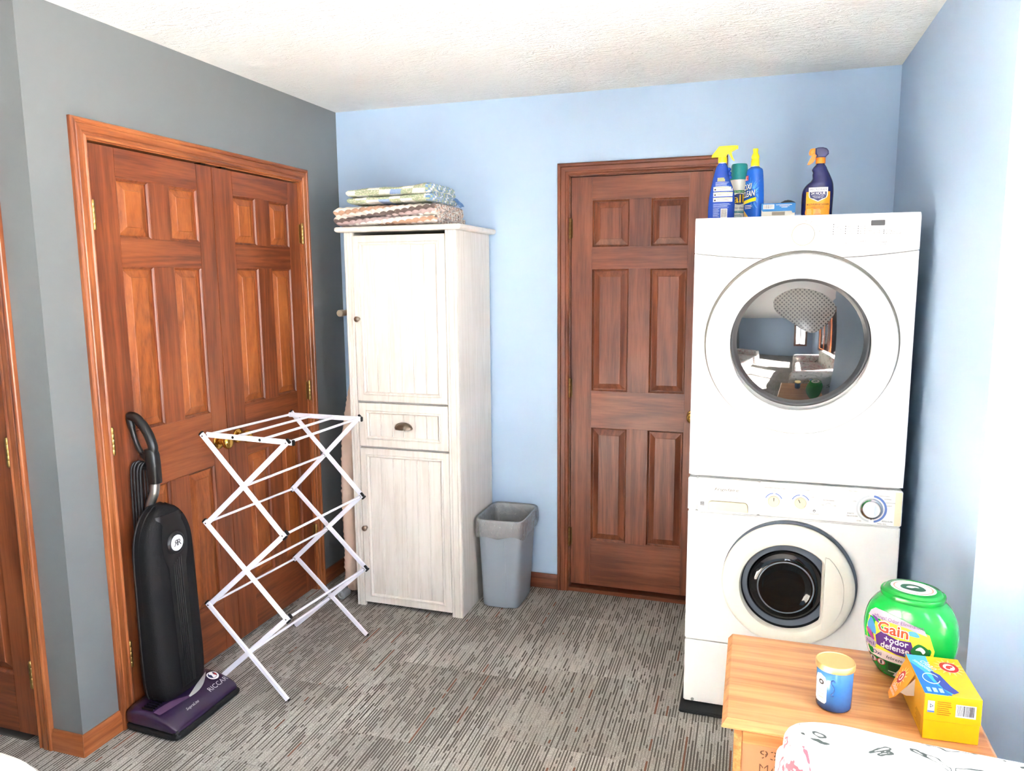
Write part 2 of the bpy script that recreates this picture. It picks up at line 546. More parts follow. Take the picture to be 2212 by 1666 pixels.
def wall_with_windows(P, u0, u1, wins):
    bm = bmesh.new(); u = u0
    for a, b_, z0, z1 in sorted(wins):
        box(bm, u, a, 0, T_, 0, H, P=P); box(bm, a, b_, 0, T_, 0, z0, P=P); box(bm, a, b_, 0, T_, z1, H, P=P); u = b_
    box(bm, u, u1, 0, T_, 0, H, P=P)
    return bm
PR = lambda u, w_, z: Vector((XR + w_, u, z))
PB = lambda u, w_, z: Vector((u, YR - w_, z))
struct('wall_right', wall_with_windows(PR, YR, YL + T_, [w_[1:] for w_ in WINS if w_[0] == 'right']), M_BLUE, 'blue window wall behind the camera at the right')
struct('wall_rear', wall_with_windows(PB, XL, XR, [w_[1:] for w_ in WINS if w_[0] == 'rear']), M_BLUE, 'blue rear wall with windows behind the camera')
struct('wall_left', bx(XL - T_, XL, YR, YG, 0, H), M_GREY, 'dark grey far left wall behind the camera')

def pane_mat():
    m, nt, b = new_mat('window_pane'); t = NT(nt)
    nt.nodes.remove(b)
    tr = t.n('BsdfTransparent'); gl = t.n('BsdfGlossy'); gl.inputs['Roughness'].default_value = 0.02
    fr = t.n('Fresnel'); fr.inputs['IOR'].default_value = 1.3
    mx = t.n('MixShader'); t.l(fr.outputs[0], mx.inputs[0]); t.l(tr.outputs[0], mx.inputs[1]); t.l(gl.outputs[0], mx.inputs[2])
    t.l(mx.outputs[0], nt.nodes['Material Output'].inputs['Surface'])
    return m
M_PANE = pane_mat()
for i, (side, a, b_, z0, z1) in enumerate(WINS):
    P = PR if side == 'right' else PB
    ax = 'y' if side == 'right' else 'x'
    wnd = sthing('window_%d' % (i + 1), 'wood framed window in the %s wall, panel %d' % (side, i + 1))
    fw = 0.055
    for q, (u0, u1, zz0, zz1, gax) in enumerate([(a, a + fw, z0, z1, 'z'), (b_ - fw, b_, z0, z1, 'z'), (a + fw, b_ - fw, z0, z0 + fw, ax), (a + fw, b_ - fw, z1 - fw, z1, ax)]):
        obj('window_frame', bx(u0, u1, 0.005, 0.10, zz0, zz1, 0.003, P=P), trim_wood(gax), wnd)
    mid = (a + b_) / 2
    obj('window_frame', bx(mid - 0.025, mid + 0.025, 0.03, 0.08, z0 + fw, z1 - fw, 0.003, P=P), trim_wood('z'), wnd)
    for u0, u1 in ((a + fw, mid - 0.025), (mid + 0.025, b_ - fw)):
        obj('pane', bx(u0, u1, 0.05, 0.054, z0 + fw, z1 - fw, P=P), M_PANE, wnd, None)
    for u0, u1, zz0, zz1, gax in [(a - 0.06, a, z0 - 0.06, z1 + 0.06, 'z'), (b_, b_ + 0.06, z0 - 0.06, z1 + 0.06, 'z'), (a, b_, z1, z1 + 0.06, ax), (a, b_, z0 - 0.06, z0, ax)]:
        obj('casing', bx(u0, u1, -0.016, -0.001, zz0, zz1, 0.004, P=P), trim_wood(gax), wnd)

# door casings and jambs
CAS = [(0, 0), (0, 0.011), (0.005, 0.014), (0.009, 0.0125), (0.012, 0.0105), (0.018, 0.0105), (0.021, 0.0135), (0.027, 0.0145),
       (0.040, 0.0155), (0.043, 0.0135), (0.046, 0.0165), (0.053, 0.0175), (0.058, 0.0155), (0.060, 0.012), (0.060, 0)]
def casing(n, label, P, u0, u1, zt, vmat, hmat, width=0.060, depth=0.09):
    t = sthing('trim_%d' % n, label)
    s = width / 0.060
    pr = [(d * s, w_) for d, w_ in CAS]
    for side, uu in ((-1, u0), (1, u1)):
        bm = bmesh.new()
        loft(bm, [[P(uu + side * d, w_ + 0.0005, 0.0) for d, w_ in pr], [P(uu + side * d, w_ + 0.0005, zt + d) for d, w_ in pr]])
        obj('casing', bm, vmat, t, 25)
        obj('jamb', bx(uu, uu + side * -0.004, -depth, 0.0, 0, zt, P=P) if side < 0 else bx(uu - 0.004, uu, -depth, 0.0, 0, zt, P=P), vmat, t)
    bm = bmesh.new()
    loft(bm, [[P(u0 - d, w_ + 0.0005, zt + d) for d, w_ in pr], [P(u1 + d, w_ + 0.0005, zt + d) for d, w_ in pr]])
    obj('casing', bm, hmat, t, 25)
    obj('jamb', bx(u0, u1, -depth, 0.0, zt - 0.004, zt, P=P), hmat, t)
    return t
PLW = lambda u, w_, z: Vector((w_, u, z))               # on the grey wall, u = y
PBW = lambda u, w_, z: Vector((u, -w_, z))              # on the back wall, u = x
PEW = lambda u, w_, z: Vector((u, YG - w_, z))          # on the return wall
casing(1, 'honey-stained wooden casing around the double closet doors', PLW, CY0, CY1, CZ, trim_wood('z'), trim_wood('y'))
casing(2, 'brown stained wooden casing around the single back door', PBW, DX0, DX1, DZ, back_wood('z'), back_wood('x'), 0.058)
casing(3, 'stained wooden casing of the far left door', PEW, EX0, EX1, CZ, trim_wood('z'), trim_wood('x'))

def six_panel(name, label, P, u0, u1, z0, z1, cols, rows, vm, hm, pm=None, face=-0.004, hinges=None, hinge_side=-1, thick=0.035, hmat=None):
    """cols, rows: panel openings relative to u0 / absolute z; rows top first"""
    d = sthing(name, label)
    c = [(u0 + a, u0 + b_) for a, b_ in cols]
    b0 = face - thick
    obj('stile', bx(u0, c[0][0], b0, face, z0, z1, 0.0012, P=P), vm, d)
    obj('stile', bx(c[1][1], u1, b0, face, z0, z1, 0.0012, P=P), vm, d)
    edges = [z1] + [v for r in rows for v in (r[1], r[0])] + [z0]
    for i in range(0, len(edges), 2):
        obj('rail', bx(c[0][0] + 0.0003, c[1][1] - 0.0003, b0, face - 0.0003, edges[i + 1], edges[i], 0.0010, P=P), hm, d)
    for r in rows:
        obj('mullion', bx(c[0][1], c[1][0], b0, face - 0.0002, r[0] + 0.0002, r[1] - 0.0002, 0.0010, P=P), vm, d)
        for a, b_ in c:
            bm = bmesh.new()
            frame_loft(bm, P, a + 0.007, b_ - 0.007, r[0] + 0.007, r[1] - 0.007,
                       [(0.0, face - 0.030), (0.0, face - 0.014), (0.006, face - 0.0135), (0.030, face - 0.005), (0.0315, face - 0.0028)])
            pn = obj('panel', bm, pm or vm, d, 12)
            bm = bmesh.new()
            frame_loft(bm, P, a, b_, r[0], r[1], [(0.0, face - 0.001), (0.002, face - 0.001), (0.004, face - 0.004), (0.009, face - 0.007), (0.0095, face - 0.0135)], cap=False)
            obj('molding', bm, vm, pn, 30)
    for hz in hinges or []:
        uu = u0 - 0.002 if hinge_side < 0 else u1 + 0.002
        bm = bmesh.new()
        o = P(uu, 0.010, hz - 0.045); ax = P(uu, 0.010, hz + 0.045) - o
        prof = []
        for kk in range(5):
            h0, h1 = kk * 0.018, kk * 0.018 + 0.0172
            prof += [(0.0062, h0), (0.0068, h0 + 0.001), (0.0068, h1 - 0.001), (0.0062, h1)]
        prof = [(0.004, -0.004), (0.0055, -0.003)] + prof + [(0.0055, 0.093), (0.003, 0.095)]
        lathe(bm, prof, o, ax, 12)
        hg = obj('hinge', bm, hmat or M_BRASS_A, d)
        obj('hinge_leaf', bx(uu - 0.001 if hinge_side < 0 else uu - 0.009, uu + 0.009 if hinge_side < 0 else uu + 0.001, face, face + 0.0035, hz - 0.044, hz + 0.044, P=P), hmat or M_BRASS_A, hg)
    return d
def door_knob(d, P, u, z, face=-0.004):
    o = P(u, face, z); ax = P(u, face + 1, z) - o
    bm = bmesh.new()
    lathe(bm, [(0.032, 0), (0.032, 0.003), (0.029, 0.008), (0.022, 0.011), (0.018, 0.012)], o, ax, 28)
    ks = obj('rose', bm, M_BRASS, d)
    bm = bmesh.new()
    lathe(bm, [(0.013, 0.011), (0.011, 0.020), (0.011, 0.028), (0.016, 0.033), (0.024, 0.038), (0.0275, 0.046), (0.0275, 0.053), (0.024, 0.060), (0.017, 0.0645), (0.008, 0.066), (0.001, 0.0662)], o, ax, 28)
    obj('knob', bm, M_BRASS, d)
CCOL = [(0.114, 0.263), (0.360, 0.511)]
CROW = [(1.722, 1.924), (1.040, 1.624), (0.240, 0.822)]
ymid = -0.9675
d1 = six_panel('door_1', 'left leaf of the stained six-panel double closet doors', PLW, CY0 + 0.005, ymid - 0.0015, 0.018, 2.0225, CCOL, CROW, closet_wood('z'), closet_wood('y'), panel_wood('z'), hinges=(1.79, 1.03, 0.257), hinge_side=-1)
d2 = six_panel('door_2', 'right leaf of the stained six-panel double closet doors', PLW, ymid + 0.0015, CY1 - 0.005, 0.018, 2.0225, [(0.120, 0.271), (0.366, 0.514)], CROW, closet_wood('z'), closet_wood('y'), panel_wood('z'), hinges=(1.79, 1.033, 0.30), hinge_side=1)
door_knob(d1, PLW, -1.030, 0.915); door_knob(d2, PLW, -0.905, 0.915)
for d, yy in ((d1, -1.02), (d2, -0.90)):
    obj('ball_catch', bx(yy - 0.015, yy + 0.015, -0.03, 0.002, 2.0228, 2.0295, 0.001, P=PLW), mat('dark_bronze', (70, 52, 36), 0.4, metal=1.0), d)
d3 = six_panel('door_3', 'brown stained six-panel back door beside the dryer', PBW, DX0 + 0.006, DX1 - 0.005, 0.038, 2.038, [(0.100, 0.277), (0.374, 0.545)], [(1.713, 1.931), (1.026, 1.612), (0.272, 0.848)],
               back_wood('z'), back_wood('x'), face=-0.006, hinges=(1.803, 1.04, 0.286), hinge_side=-1, hmat=mat('dark_antique_brass', (112, 88, 52), 0.4, metal=1.0))
door_knob(d3, PBW, 1.828, 0.925, -0.006)
obj('threshold', bx(DX0 - 0.012, DX1, -0.09, 0.010, 0.0005, 0.020, 0.003, P=PBW), back_wood('x'), d3)
d4 = six_panel('door_4', 'stained six-panel door at the far left edge', PEW, EX0 + 0.005, EX1 - 0.006, 0.028, 2.027, [(0.115, 0.345), (0.445, 0.690)], [(1.722, 1.924), (1.040, 1.624), (0.240, 0.822)],
               closet_wood('z'), closet_wood('x'), hinges=(1.79, 1.03, 0.263), hinge_side=1)
door_knob(d4, PEW, EX0 + 0.07, 0.92)
bm = bmesh.new()
box(bm, -1.60, -1.56, YG + T_, 0.10, 0, H); box(bm, -1.56, -T_, 0.06, 0.10, 0, H)
box(bm, -1.56, -T_, YG + T_, 0.06, H - 0.02, H - 0.002)
struct('closet_light_block', bm, M_SHADE, 'added dark shell behind the double closet doors, blocks leaking light')  # unseen shell, added to keep sky light from leaking round the doors

BPROF = [(0, 0.0), (0.0125, 0.0), (0.0125, 0.055), (0.0105, 0.062), (0.008, 0.066), (0.006, 0.075), (0, 0.075)]
def baseboard(name, label, P, u0, u1, m, m0=0, m1=0):
    """m0, m1: mitre direction at the ends (adds w to the length)"""
    bm = bmesh.new()
    loft(bm, [[P(u0 - m0 * w_, w_ + 0.0005, z + 0.0005) for w_, z in BPROF], [P(u1 + m1 * w_, w_ + 0.0005, z + 0.0005) for w_, z in BPROF]])
    return struct(name, bm, m, label, 25)
baseboard('baseboard_left', 'short wooden baseboard below the grey wall corner', PLW, YG, CY0 - 0.061, trim_wood('y'), 1, 0)
baseboard('baseboard_left', 'short wooden baseboard on the far left return wall', PEW, EX1 + 0.061, 0.0, trim_wood('x'), 0, 1)
baseboard('baseboard_left', 'dark wooden baseboard in the corner behind the cabinet', PLW, CY1 + 0.062, 0.0, trim_wood('y'), 0, -1)
baseboard('baseboard_back', 'wooden baseboard behind the trash can', PBW, 0.0, DX0 - 0.059, back_wood('x'), -1, 0)
baseboard('baseboard_back', 'wooden baseboard behind the washer', PBW, DX1 + 0.059, W, back_wood('x'), 0, -1)
baseboard('baseboard_right', 'wooden baseboard of the right wall', lambda u, w_, z: Vector((W - w_, u, z)), YL, 0, back_wood('y'), 1, -1)
baseboard('baseboard_right', 'wooden baseboard of the window alcove', lambda u, w_, z: Vector((u, YL - w_, z)), W, XR, back_wood('x'), 1, -1)
bm = bmesh.new()
box(bm, DX0 - 0.4, DX1 + 0.4, 0.30, 0.34, -0.012, H); box(bm, DX0 - 0.44, DX0 - 0.4, T_ + 0.001, 0.34, -0.012, H)
box(bm, DX1 + 0.4, DX1 + 0.44, T_ + 0.001, 0.34, -0.012, H); box(bm, DX0 - 0.4, DX1 + 0.4, T_ + 0.001, 0.30, H - 0.06, H - 0.02)
struct('door_light_block', bm, M_SHADE, 'added dark box behind the back door, blocks leaking light')  # unseen box, added to stop light coming in under the back door
struct('door_light_block', bx(DX0 - 0.4, DX1 + 0.4, T_, 0.30, -0.10, -0.012), M_SHADE, 'floor of the added dark box behind the back door')

# ------------------------------------------------------------------ washer and dryer
AX0, AX1, AF, AB = 1.883, 2.569, -0.8875, -0.215      # sides, front, back
ACX = (AX0 + AX1) / 2
QF = lambda u, v, l=0.0: Vector((u, AF - l, v))       # on the appliance front plane

# ---- dryer
dry = thing('clothes_dryer', 'white front-loading dryer with round glass door, stacked on top of the washer', 'dryer', (ACX, (AF + AB) / 2, 0.8775))
DZ0, DZ1 = 0.8795, 1.768
obj('body', bx(AX0, AX1, AF + 0.030, AB, DZ0, DZ1 - 0.004, 0.006, 3), M_WHITE, dry)
def arch(x):          # lower edge of the control panel: bows down toward the middle
    t = (x - ACX) / 0.343
    return 1.6505 - 0.0235 * (1 - t * t)
xs = [AX0 + (AX1 - AX0) * i / 40 for i in range(41)]
# control panel: slightly bowed front
def bow(x, z):
    t = (x - ACX) / 0.343
    return AF - 0.004 * (1 - t * t)
bm = bmesh.new(); cols = []
NZ = 10
for x in xs:
    ring = []
    zz = [arch(x) + 0.0015 + (DZ1 - arch(x) - 0.0015) * j / NZ for j in range(NZ + 1)]
    for j, z in enumerate(zz):
        ed = 0.0
        if j == NZ: ed = 0.012
        if j == NZ - 1: ed = 0.0015
        if j == 0: ed = 0.002
        t_ = abs(x - ACX) / 0.343
        if t_ > 0.985: ed += 0.004
        ring.append(Vector((x, bow(x, z) + ed, z)))
    cols.append(ring + [Vector((x, AF + 0.05, DZ1)), Vector((x, AF + 0.05, zz[0]))])
loft(bm, cols, True, True, True)
cp = obj('control_panel', bm, M_WHITE, dry, 40)
bm = bmesh.new(); cols = []
for x in xs:
    zt = arch(x) - 0.0015
    ring = []
    for j in range(NZ + 1):
        z = DZ0 + (zt - DZ0) * j / NZ
        ed = 0.0
        if j == 0: ed = 0.006
        if j == NZ: ed = 0.0015
        if abs(x - ACX) / 0.343 > 0.985: ed += 0.004
        ring.append(Vector((x, bow(x, z) + ed, z)))
    cols.append(ring + [Vector((x, AF + 0.05, zt)), Vector((x, AF + 0.05, DZ0))])
loft(bm, cols, True, True, True)
obj('front_panel', bm, M_WHITE, dry, 40)
obj('seam', bx(AX0 + 0.004, AX1 - 0.004, AF + 0.006, AF + 0.04, 1.622, 1.656), M_GREYP, dry)
DC = Vector((2.227, AF, 1.346)); RO = 0.2975
FWY = (0, -1, 0)
bm = bmesh.new()
lathe(bm, [(RO + 0.006, 0.001), (RO + 0.006, 0.006), (RO + 0.003, 0.010), (RO - 0.003, 0.0105)], DC + Vector((0, 0, 0.0055)), FWY, 96, True, False)
obj('door_gasket', bm, mat('grey_trim', (112, 110, 102), 0.35), dry)
bm = bmesh.new()
lathe(bm, [(RO, 0.006), (RO + 0.0005, 0.016), (RO - 0.003, 0.024), (RO - 0.012, 0.029), (RO - 0.03, 0.031), (0.232, 0.031), (0.224, 0.0295), (0.2185, 0.026), (0.216, 0.018)], DC, FWY, 96, False, False)
dd = obj('door', bm, M_WHITE, dry, 40)
GC = DC + Vector((-0.001, 0, 0.014))
# glass: convex dome with a dark bezel ring
M_GLASS = mat('dark_door_glass', (26, 27, 28), 0.03, spec=0.5, ior=2.1)
bm = bmesh.new()
prof = []
for i in range(15):
    a = i / 14
    prof.append((0.197 * (1 - a) + 0.0, 0.022 + 0.030 * (1 - (1 - a) ** 2)))
lathe(bm, prof, GC, FWY, 96, False, True)
gl = obj('door_glass', bm, M_GLASS, dd, 60)
bm = bmesh.new()
lathe(bm, [(0.2175, 0.018), (0.2165, 0.0265), (0.212, 0.0275), (0.204, 0.0255), (0.196, 0.0225)], GC, FWY, 96, False, False)
obj('glass_bezel', bm, mat('smoked_rim', (34, 35, 37), 0.28, ior=1.45), dd, 60)
def QG(u, v, l=0.0):          # on the glass dome
    r = min(sqrt(u * u + v * v) / 0.197, 1.0)
    return GC + Vector((u, -(0.022 + 0.030 * (1 - r * r)) - l, v))
def dots_mat():
    m, nt, b = new_mat('perforated_grille'); t = NT(nt)
    tc = t.n('TexCoord'); mp = t.n('Mapping'); mp.inputs['Rotation'].default_value = (0, 0.785, 0)
    t.l(tc.outputs['Object'], mp.inputs['Vector'])
    sp = t.n('SeparateXYZ'); t.l(mp.outputs[0], sp.inputs[0])
    fx = t.math('SUBTRACT', t.math('FRACT', t.math('MULTIPLY', sp.outputs['X'], 105.0)), 0.5)
    fz = t.math('SUBTRACT', t.math('FRACT', t.math('MULTIPLY', sp.outputs['Z'], 105.0)), 0.5)
    r2 = t.math('ADD', t.math('MULTIPLY', fx, fx), t.math('MULTIPLY', fz, fz))
    f = t.math('LESS_THAN', r2, 0.085)
    t.l(t.mix(f, lin((84, 83, 80)), lin((36, 36, 36))), b.inputs['Base Color'])
    b.inputs['Roughness'].default_value = 0.22
    t.bump(f, 0.35, 0.001, b)
    return m
tear = [(-0.075, 0.146), (-0.083, 0.118), (-0.070, 0.092), (-0.030, 0.066), (0.008, 0.040), (0.040, 0.030), (0.070, 0.048), (0.098, 0.082), (0.106, 0.112), (0.086, 0.142), (0.040, 0.166), (-0.020, 0.172)]
o2 = spline([(a, b_, 0) for a, b_ in tear], 5, True); cc = Vector((0.012, 0.115, 0))
bm = bmesh.new()
rings = []
for k_ in (0.02, 0.3, 0.6, 0.85, 1.0):
    rings.append([QG(cc.x + (p.x - cc.x) * k_, cc.y + (p.y - cc.y) * k_, 0.0012 if k_ < 1 else 0.0) for p in o2])
loft(bm, rings, True, False)
obj('vent_grille', bm, dots_mat(), gl, 60, True)
# dial and its print
KC = Vector((2.2255, bow(2.2255, 1.7), 1.7055))
bm = bmesh.new()
lathe(bm, [(0.0355, 0.0), (0.0355, 0.003), (0.0335, 0.004)], KC, FWY, 40, True, True)
dk = obj('dial', bm, mat('dial_ring', (176, 166, 140), 0.4), dry)
bm = bmesh.new()
lathe(bm, [(0.0335, 0.002), (0.0335, 0.012), (0.031, 0.016), (0.027, 0.0175), (0.024, 0.0165), (0.001, 0.0165)], KC, FWY, 40, False, True)
obj('dial_cap', bm, M_WHITE, dk)
QD = lambda u, v, l=0.0: Vector((u, bow(u, v) - 0.0006 - l, v))
for s, a in (('heavy', 158), ('normal', 122), ('casual', 92), ('20', 62), ('60', 38), ('40', 12)):
    text('printed_text', s, 0.0085, QD, M_INK, cp, KC.x + 0.052 * cos(radians(a)), KC.z + 0.044 * sin(radians(a)))
text('printed_text', 'wrinkle release system', 0.0075, QD, M_INK, cp, 2.006, 1.6985)
text('printed_text', 'ultra capacity', 0.0075, QD, M_INK, cp, 2.004, 1.6915)
def dots(u, zs, names):
    for z, s in zip(zs, names):
        disc('indicator', u, z, 0.0016, 0.0016, QD, M_INKD, cp, 0, 10, 1)
        V, F = text_raw(s); wd = (max(p.x for p in V) - min(p.x for p in V)) * 0.0072
        text('printed_text', s, 0.0072, QD, M_INK, cp, u + 0.005 + wd / 2, z)
dots(2.316, (1.735, 1.7275, 1.720, 1.7125, 1.705), ('max', 'high', 'normal', 'low', 'air dry'))
dots(2.352, (1.728, 1.7205, 1.713, 1.7055), ('high', 'normal', 'low', 'damp'))
dots(2.389, (1.728, 1.7205, 1.713, 1.7055), ('chime ON', 'chime OFF', 'wrinkle release ON', 'wrinkle release OFF'))
dots(2.464, (1.7135, 1.7085, 1.7035), ('drying', 'cool down', 'wrinkle release'))
for u, s, z2 in ((2.316, 'temp', 1.676), (2.352, 'dry', 1.676), (2.391, 'options', 1.676), (2.405, 'select', 1.681), (2.449, 'cancel', 1.680), (2.464, 'START', 1.676)):
    text('printed_text', s, 0.0072, QD, M_INKD if s == 'START' else M_INK, cp, u, z2)
    bm = bmesh.new(); lathe(bm, [(0.0072, 0), (0.0068, 0.0012), (0.001, 0.0016)], QD(u, 1.6895), FWY, 20, False, True)
    obj('push_button', bm, M_WHITE, cp)
text('printed_text', 'level', 0.0072, QD, M_INK, cp, 2.352, 1.6685)
text('printed_text', 'pause', 0.0072, QD, M_INKD, cp, 2.464, 1.6695)
bm = bx(2.4255, 2.466, bow(2.446, 1.73) - 0.0015, AF + 0.01, 1.7285, 1.7455, 0.0012)
obj('display', bm, mat('display_window', (86, 84, 84), 0.15), cp)

# ---- washer
was = thing('washing_machine', 'white front-loading washer with round door, underneath the dryer', 'washer', (ACX, (AF + AB) / 2, 0.012))
WZ1 = 0.8755
obj('body', bx(AX0 + 0.002, AX1 - 0.002, AF + 0.020, AB, 0.022, WZ1, 0.005, 2), M_WHITE, was)
obj('front_panel', bx(AX0, AX1 - 0.001, AF, AF + 0.022, 0.2625, 0.7475, 0.004, 3), M_WHITE, was)
kp = obj('kick_panel', bx(AX0, AX1 - 0.001, AF + 0.001, AF + 0.022, 0.019, 0.2585, 0.004, 3), M_WHITE, was)
bm = bmesh.new(); lathe(bm, [(0.006, 0), (0.006, 0.001), (0.004, 0.0015)], QF(1.916, 0.0285), FWY, 16); obj('screw', bm, M_GREYP, kp)
obj('end_cap', bx(AX0 - 0.001, 1.9135, AF - 0.006, AF + 0.021, 0.7505, 0.870, 0.004, 3), M_WHITE, was)
dr = obj('detergent_drawer', bx(1.9145, 2.1205, AF - 0.006, AF + 0.021, 0.7505, 0.8705, 0.003, 2), M_WHITE, was)
wc = obj('control_panel', bx(2.1215, AX1, AF - 0.006, AF + 0.021, 0.7505, 0.8715, 0.004, 3), M_WHITE, was)
QW = lambda u, v, l=0.0: Vector((u, AF - 0.0064 - l, v))
patch('end_cap', 2.546, AX1 - 0.003, 0.754, 0.868, QW, M_IVORY, wc, 1, 1, 0.0)
# drawer pull: recess drawn as an inset ivory scoop
bm = bmesh.new()
poly = [(1.952, 0.757), (2.087, 0.757), (2.087, 0.782), (2.083, 0.789), (2.076, 0.7925), (1.963, 0.7925), (1.956, 0.789), (1.952, 0.782)]
prism(bm, poly, lambda a, b_, t: Vector((a, AF - 0.0062 - t, b_)), 0.0, 0.0035, 0.0025, 2)
obj('drawer_pull', bm, M_IVORY, dr)
text('printed_text', 'Frigidaire', 0.015, QW, M_INK, dr, 2.012, 0.834, w=0.082, shear=0.35)
text('printed_text', 'Front Load Washer', 0.006, QW, M_INK, dr, 2.030, 0.8075)
patch('label_print', 1.9255, 1.939, 0.7715, 0.7845, QW, M_INKD, dr, 1, 1, 0.0002)
for kk in range(4): patch('label_print', 1.9265, 1.938, 0.7725 + 0.003 * kk, 0.7735 + 0.003 * kk, QW, M_PWHITE, dr, 1, 1, 0.0004)
def arc_print(cu, cv, r0, r1, a0, a1, m):
    disc('arc_print', cu, cv, r1, r1, QW, m, wc, 0.0001, 24, 1, radians(a0), radians(a1), r0 / r1)
def small_knob(u, v, rot):
    arc_print(u, v, 0.0265, 0.0295, 22, 80, M_INKB); arc_print(u, v, 0.0265, 0.0295, 95, 158, M_INKB)
    bm = bmesh.new(); lathe(bm, [(0.0195, 0), (0.019, 0.004), (0.017, 0.006), (0.001, 0.006)], QW(u, v), FWY, 28)
    kb = obj('knob', bm, M_IVORY, wc)
    d = Vector((sin(rot), 0, cos(rot))); s = Vector((cos(rot), 0, -sin(rot)))
    Pk = lambda a, b_, t: QW(u, v) + s * a + d * b_ + Vector((0, -0.005 - t, 0))
    bm = bmesh.new(); prism(bm, [(-0.0055, -0.018), (0.0055, -0.018), (0.0055, 0.018), (-0.0055, 0.018)], Pk, 0, 0.009, 0.002)
    obj('grip', bm, M_IVORY, kb)
    bm = bmesh.new(); prism(bm, [(-0.0012, 0.004), (0.0012, 0.004), (0.0012, 0.0165), (-0.0012, 0.0165)], Pk, 0.009, 0.0096); obj('pointer', bm, M_PBLACK, kb)
small_knob(2.170, 0.806, 0.0); small_knob(2.256, 0.8075, -0.45)
text('printed_text', 'WASH/RINSE TEMPERATURES', 0.0068, QW, M_INKD, wc, 2.172, 0.8525, w=0.068)
text('printed_text', 'END OF CYCLE SIGNAL', 0.0068, QW, M_INKD, wc, 2.258, 0.8535, w=0.052)
text('printed_text', 'WARM', 0.0055, QW, M_INK, wc, 2.170, 0.8425)
text('printed_text', 'HOT', 0.005, QW, M_INK, wc, 2.143, 0.832); text('printed_text', 'COLD', 0.005, QW, M_INK, wc, 2.199, 0.832)
text('printed_text', 'LIGHT', 0.005, QW, M_INK, wc, 2.236, 0.842); text('printed_text', 'OFF', 0.005, QW, M_INK, wc, 2.294, 0.830)
text('printed_text', 'EXTRA RINSE', 0.0065, QW, M_INKD, wc, 2.345, 0.8235, w=0.034)
text('printed_text', 'ON', 0.0055, QW, M_INK, wc, 2.326, 0.806); text('printed_text', 'OFF', 0.0055, QW, M_INK, wc, 2.363, 0.806)
text('printed_text', 'DOOR LOCK', 0.005, QW, M_INK, wc, 2.301, 0.7725)
bm = bmesh.new(); lathe(bm, [(0.0095, 0), (0.009, 0.003), (0.007, 0.005), (0.001, 0.0052)], QW(2.344, 0.806), FWY, 24); obj('push_button', bm, M_WHITE, wc)
bm = bmesh.new(); lathe(bm, [(0.0042, 0), (0.004, 0.001), (0.001, 0.0012)], QW(2.301, 0.7835), FWY, 18); obj('indicator', bm, M_INKD, wc)
disc('indicator', 2.301, 0.7835, 0.0024, 0.0024, QW, M_PWHITE, wc, 0.0014, 14, 1)
BU, BV = 2.476, 0.806
arc_print(BU, BV, 0.0405, 0.0475, -78, 82, M_INKB)
arc_print(BU, BV, 0.0405, 0.0465, 100, 262, mat('pale_grey_print', (196, 200, 202), 0.5))
bm = bmesh.new(); lathe(bm, [(0.036, 0), (0.0355, 0.004), (0.033, 0.007), (0.028, 0.0075), (0.0265, 0.010)], QW(BU, BV), FWY, 48, True, False); bk = obj('cycle_dial', bm, M_CHROME, wc)
bm = bmesh.new(); lathe(bm, [(0.0275, 0.006), (0.0265, 0.014), (0.024, 0.017), (0.001, 0.018)], QW(BU, BV), FWY, 48, False, True); obj('dial_cap', bm, M_WHITE, bk)
bm = bmesh.new(); prism(bm, [(0.006, -0.018), (0.011, -0.020), (0.0165, -0.008), (0.0155, 0.010), (0.010, 0.020), (0.006, 0.018)], lambda a, b_, t: QW(BU + a, BV + b_, 0.0175 + t), 0, 0.005, 0.002); obj('grip', bm, mat('pale_blue_plastic', (206, 216, 228), 0.3), bk)
patch('pointer', BU - 0.001, BU + 0.001, BV - 0.036, BV - 0.030, QW, M_PBLACK, bk, 1, 1, 0.0078)
for s, u, v in (('HEAVY WASH', 2.512, 0.852), ('NORMAL', 2.524, 0.842), ('SUPER WASH', 2.530, 0.830), ('LIGHT', 2.530, 0.820), ('PRE WASH', 2.418, 0.862), ('SPIN', 2.424, 0.828), ('SOAK', 2.441, 0.762), ('FINAL SPIN', 2.510, 0.757)):
    text('printed_text', s, 0.0055, QW, M_INK, wc, u, v)
text('printed_text', 'REGULAR', 0.0075, QW, M_INKD, wc, 2.526, 0.7665); text('printed_text', 'KNITS/', 0.0070, QW, M_INKD, wc, 2.414, 0.785); text('printed_text', 'DELICATES', 0.0070, QW, M_INKD, wc, 2.419, 0.7765)
# washer door
WC = Vector((2.2235, AF, 0.516)); WR = 0.2155
bm = bmesh.new()
lathe(bm, [(WR + 0.004, 0.0005), (WR + 0.004, 0.010), (WR + 0.001, 0.014), (WR - 0.004, 0.0145)], WC + Vector((0.005, 0, 0.006)), FWY, 80, True, False)
obj('door_gasket', bm, mat('blue_grey_rim', (84, 94, 106), 0.4), was)
RI = 0.1535; XF = 0.112        # window radius, flat side offset
def win_r(a):                   # window outline: circle cut by the handle on the right
    c = cos(a)
    return min(RI, XF / c) if c > 1e-3 else RI
NS = 96
OC = WC + Vector((0, 0, -0.010))
def door_ring(rf, h, flat):
    out = []
    for i in range(NS):
        a = 2 * pi * i / NS
        r = rf * (win_r(a) / RI if flat else 1.0)
        c = OC if flat else WC
        out.append(c + Vector((r * cos(a), -h, r * sin(a))))
    return out
bm = bmesh.new()
loft(bm, [door_ring(WR, 0.008, 0), door_ring(WR + 0.001, 0.024, 0), door_ring(WR - 0.003, 0.032, 0), door_ring(WR - 0.012, 0.037, 0), door_ring(WR - 0.03, 0.039, 0),
          door_ring(0.166, 0.037, 1), door_ring(0.158, 0.034, 1), door_ring(RI, 0.026, 1), door_ring(RI - 0.002, 0.010, 1)], False, False)
